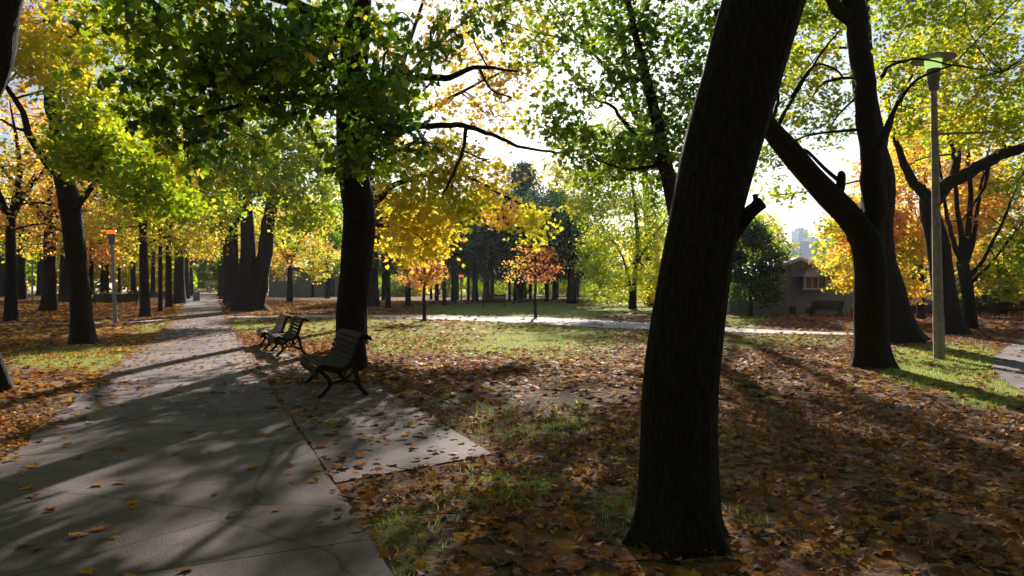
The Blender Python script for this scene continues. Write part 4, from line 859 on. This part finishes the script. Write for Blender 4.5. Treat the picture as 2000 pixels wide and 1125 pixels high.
v_ = [(rx0, yf - .6, rz0), (rx1, yf - .6, rz0), (rx1, yf + .6, rz0), (rx0, yf + .6, rz0), (rx0 + .5, yf - .1, rz1), (rx1 - .5, yf - .1, rz1), (rx1 - .5, yf + .6, rz1), (rx0 + .5, yf + .6, rz1)]
m.add(v_, [(0, 3, 2, 1), (4, 5, 6, 7), (0, 1, 5, 4), (1, 2, 6, 5), (2, 3, 7, 6), (3, 0, 4, 7)]); m.box(((rx0 + rx1) / 2, yf, rz1 + .04), (rx1 - rx0 - .8, .3, .07)); m.build('bay_roof', ROOFM, root)
for a, b, c_ in ((1541, 1553, 599), (1573, 1592, 601), (1770, 1790, 597), (1806, 1826, 595)):
    m = MB(); xa, xb = bx_(a) - o_[0], bx_(b) - o_[0]; zt_ = bz_(c_) - gz; m.box(((xa + xb) / 2, -4.02, zt_ / 2 - .1), (xb - xa, .1, zt_ + .2)); m.build('door', DARK, root)
for a in (1440, 1452, 1745, 1752, 1762):
    m = MB(); xa = bx_(a) - o_[0]; m.lathe([(.035, 0), (.035, wt)], 8, (xa, -4.06, 0)); m.build('downpipe', PALEM, root)
# blue grey wall building on the left of centre
D = 80; k = D / F; gz = float(terr(0, D))
root = empty('low_building', ((600 - CX) * k, D + 4, gz)); tag(root, 'long windowless blue grey building behind the small amber tree', 'building')
m = MB(); h_ = H + (HY - 526) * k - gz; m.box((0, 0, h_ / 2 - .1), (150 * k, 8, h_ + .2)); m.build('wall', STUC, root)
m = MB(); m.box((0, 0, h_ + .18), (150 * k + .5, 8.5, .2)); m.build('roof', ROOFM, root)
m = MB(); m.box((45 * k, -4.03, 1.05), (1., .1, 2.1)); m.build('door', DARK, root)
# low pale wall far right of the conifers
D = 72; k = D / F; gz = float(terr(0, D))
m = MB(); m.box((0, 0, .45), (70 * k, .3, .95)); m.box((0, 0, .96), (70 * k + .1, .4, .08)); o = m.build('garden_wall', STUC); o.location = ((1195 - CX) * k, D, gz)
tag(o, 'low blue grey garden wall at the far edge of the lawn', 'wall')

# ------------------------------------------------------------------ towers on the skyline
def tower(label, px0, px1, pyt, D, m_, group='skyline towers', dep=18, step=None):
    k = D / F; x0, x1 = (px0 - CX) * k, (px1 - CX) * k; zt = H + (HY - pyt) * k
    root = empty('skyscraper', ((x0 + x1) / 2, D + dep / 2, 0)); tag(root, label, 'skyscraper', group)
    m = MB(); m.box((0, 0, zt / 2), (x1 - x0, dep, zt)); 
    if step: m.box(((x1 - x0) / 2 + step[0] / 2, 1, (zt - step[1]) / 2), (step[0], dep - 2, zt - step[1]))
    m.build('facade', m_, root)
    m = MB()
    for z in np.arange(3.5, zt - 1, 3.6): m.box((0, -dep / 2 - .05, z), (x1 - x0 - .4, .12, .7))
    o = m.build('floor_bands', TOWER2, root)
    m = MB(); m.box((0, 0, zt + .9), (min(8, (x1 - x0) * .6), dep * .5, 1.8)); m.build('roof_plant', TOWER2, root)
tower('tallest light blue tower in the gap between the right trunks', 1560, 1578, 448, 700, TOWER, step=(7, 10))
tower('wide slate blue block below the tallest blue tower', 1548, 1604, 474, 560, TOWER2)
tower('narrow blue tower left of the tallest one', 1518, 1531, 449, 760, TOWER)
tower('stepped pale block on the right shoulder of the tallest blue tower', 1584, 1600, 465, 640, TOWER)

# ------------------------------------------------------------------ fallen leaves
rng = np.random.RandomState(19)
def scatter(y0, y1, dens, fn, ext=1.0):
    xm = .82 * y1 + 2.5; n = int((y1 - y0) * 2 * xm * dens)
    X = rng.uniform(-xm, xm, n); Y = rng.uniform(y0, y1, n); keep = np.abs(X) < .82 * Y + 2.5
    X, Y = X[keep], Y[keep]; pr = fn(X, Y); keep = rng.uniform(0, 1, len(X)) < pr
    return X[keep], Y[keep]
def hard(X, Y): return on_main(X, Y) | in_poly(X, Y, SLAB) | in_poly(X, Y, ROWP)
def pl(X, Y):
    li, _ = cover(X, Y); cl = .72 + .4 * vnoise(X, Y, 3.2, 9) + .45 * vnoise(X, Y, 9, 12); d = np.clip(li * cl, 0, 1)
    side = on_side(X, Y, .05) | in_poly(X, Y, RPATH)
    return np.where(hard(X, Y), 0, np.where(side, .05, d))
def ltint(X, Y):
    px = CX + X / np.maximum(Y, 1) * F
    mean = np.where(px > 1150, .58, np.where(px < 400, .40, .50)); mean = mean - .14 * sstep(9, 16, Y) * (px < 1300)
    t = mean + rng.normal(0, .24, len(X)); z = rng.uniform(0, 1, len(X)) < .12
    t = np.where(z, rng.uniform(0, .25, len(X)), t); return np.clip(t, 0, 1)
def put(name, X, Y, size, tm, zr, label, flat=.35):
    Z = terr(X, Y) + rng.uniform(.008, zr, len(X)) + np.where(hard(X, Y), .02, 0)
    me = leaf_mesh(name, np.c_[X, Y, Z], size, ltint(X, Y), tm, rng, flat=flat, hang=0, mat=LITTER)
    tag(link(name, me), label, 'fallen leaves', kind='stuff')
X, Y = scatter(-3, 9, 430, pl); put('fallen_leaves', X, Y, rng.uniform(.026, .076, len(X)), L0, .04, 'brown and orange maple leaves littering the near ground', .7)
X, Y = scatter(9, 24, 120, pl); put('fallen_leaves', X, Y, rng.uniform(.07, .15, len(X)), L1, .035, 'leaf litter over the middle of the park lawn')
X, Y = scatter(24, 62, 26, pl); put('fallen_leaves', X, Y, rng.uniform(.14, .3, len(X)), L2, .04, 'far carpet of fallen leaves under the trees')
def pp(X, Y):
    s_, t = pcoord(X, Y); e = np.exp(-np.maximum(0, t - WL) / .3) * 1.3 + np.exp(-np.maximum(0, WR - t) / .14) * 1.1
    d = .045 + .10 * sstep(7, 13, Y) + e * (.2 + .35 * sstep(5, 12, Y)); return np.where(hard(X, Y), np.clip(d * (1 + .7 * vnoise(X, Y, 2, 4)), 0, 1), 0)
X, Y = scatter(-2, 40, 105, pp); put('fallen_leaves', X, Y, rng.uniform(.05, .12, len(X)), L0, .02, 'scattered single maple leaves lying on the concrete path', .22)
# small fallen twigs
m = MB(); X, Y = scatter(1, 11, 3.2, pl)
for x, y in zip(X, Y):
    a = rng.uniform(0, 6.28); l = rng.uniform(.08, .4); z = rng.uniform(.01, .04); q = [(x + math.cos(a) * l * t + rng.normal(0, .012), y + math.sin(a) * l * t + rng.normal(0, .012), z + .012, .0035 * (1.2 - t)) for t in (0, .5, 1)]
    tube(m, q, 5, 2)
tag(m.build('fallen_twigs', BARK, smooth=True), 'thin dry twigs lying in the near leaf litter', 'twigs', kind='stuff')
# grass
def pg(X, Y):
    li, g_ = cover(X, Y); return np.where(hard(X, Y) | on_side(X, Y, .02) | in_poly(X, Y, RPATH), 0, np.clip((g_ - .25) * 1.6, .03, 1))
for (a, b, dn, s0_, s1_) in ((-1, 8, 1500, .025, .065), (8, 18, 380, .03, .07), (18, 34, 110, .04, .08)):
    X, Y = scatter(a, b, dn, pg)
    me = leaf_mesh('grass', np.c_[X, Y, terr(X, Y) - .005], rng.uniform(s0_, s1_, len(X)), np.clip(rng.normal(.5, .22, len(X)), 0, 1), BL, rng, mat=GRASS, upright=True)
    tag(link('grass', me), {-1: 'short dark grass tufts among the near leaf litter', 8: 'short lawn grass around the benches and lamp', 18: 'sunlit lawn grass beyond the benches'}[a], 'grass', kind='stuff')

# ------------------------------------------------------------------ air
m_, n_, N_, L_, out_ = mat('haze_air'); v_ = N_('ShaderNodeVolumePrincipled'); v_.inputs['Color'].default_value = (.80, .88, 1, 1)
v_.inputs['Density'].default_value = .0002; v_.inputs['Anisotropy'].default_value = .55; L_(v_.outputs[0], out_.inputs['Volume'])
m = MB(); m.box((0, 640, 55), (4200, 1560, 112.6)); hz = m.build('haze', m_); tag(hz, kind='stuff')
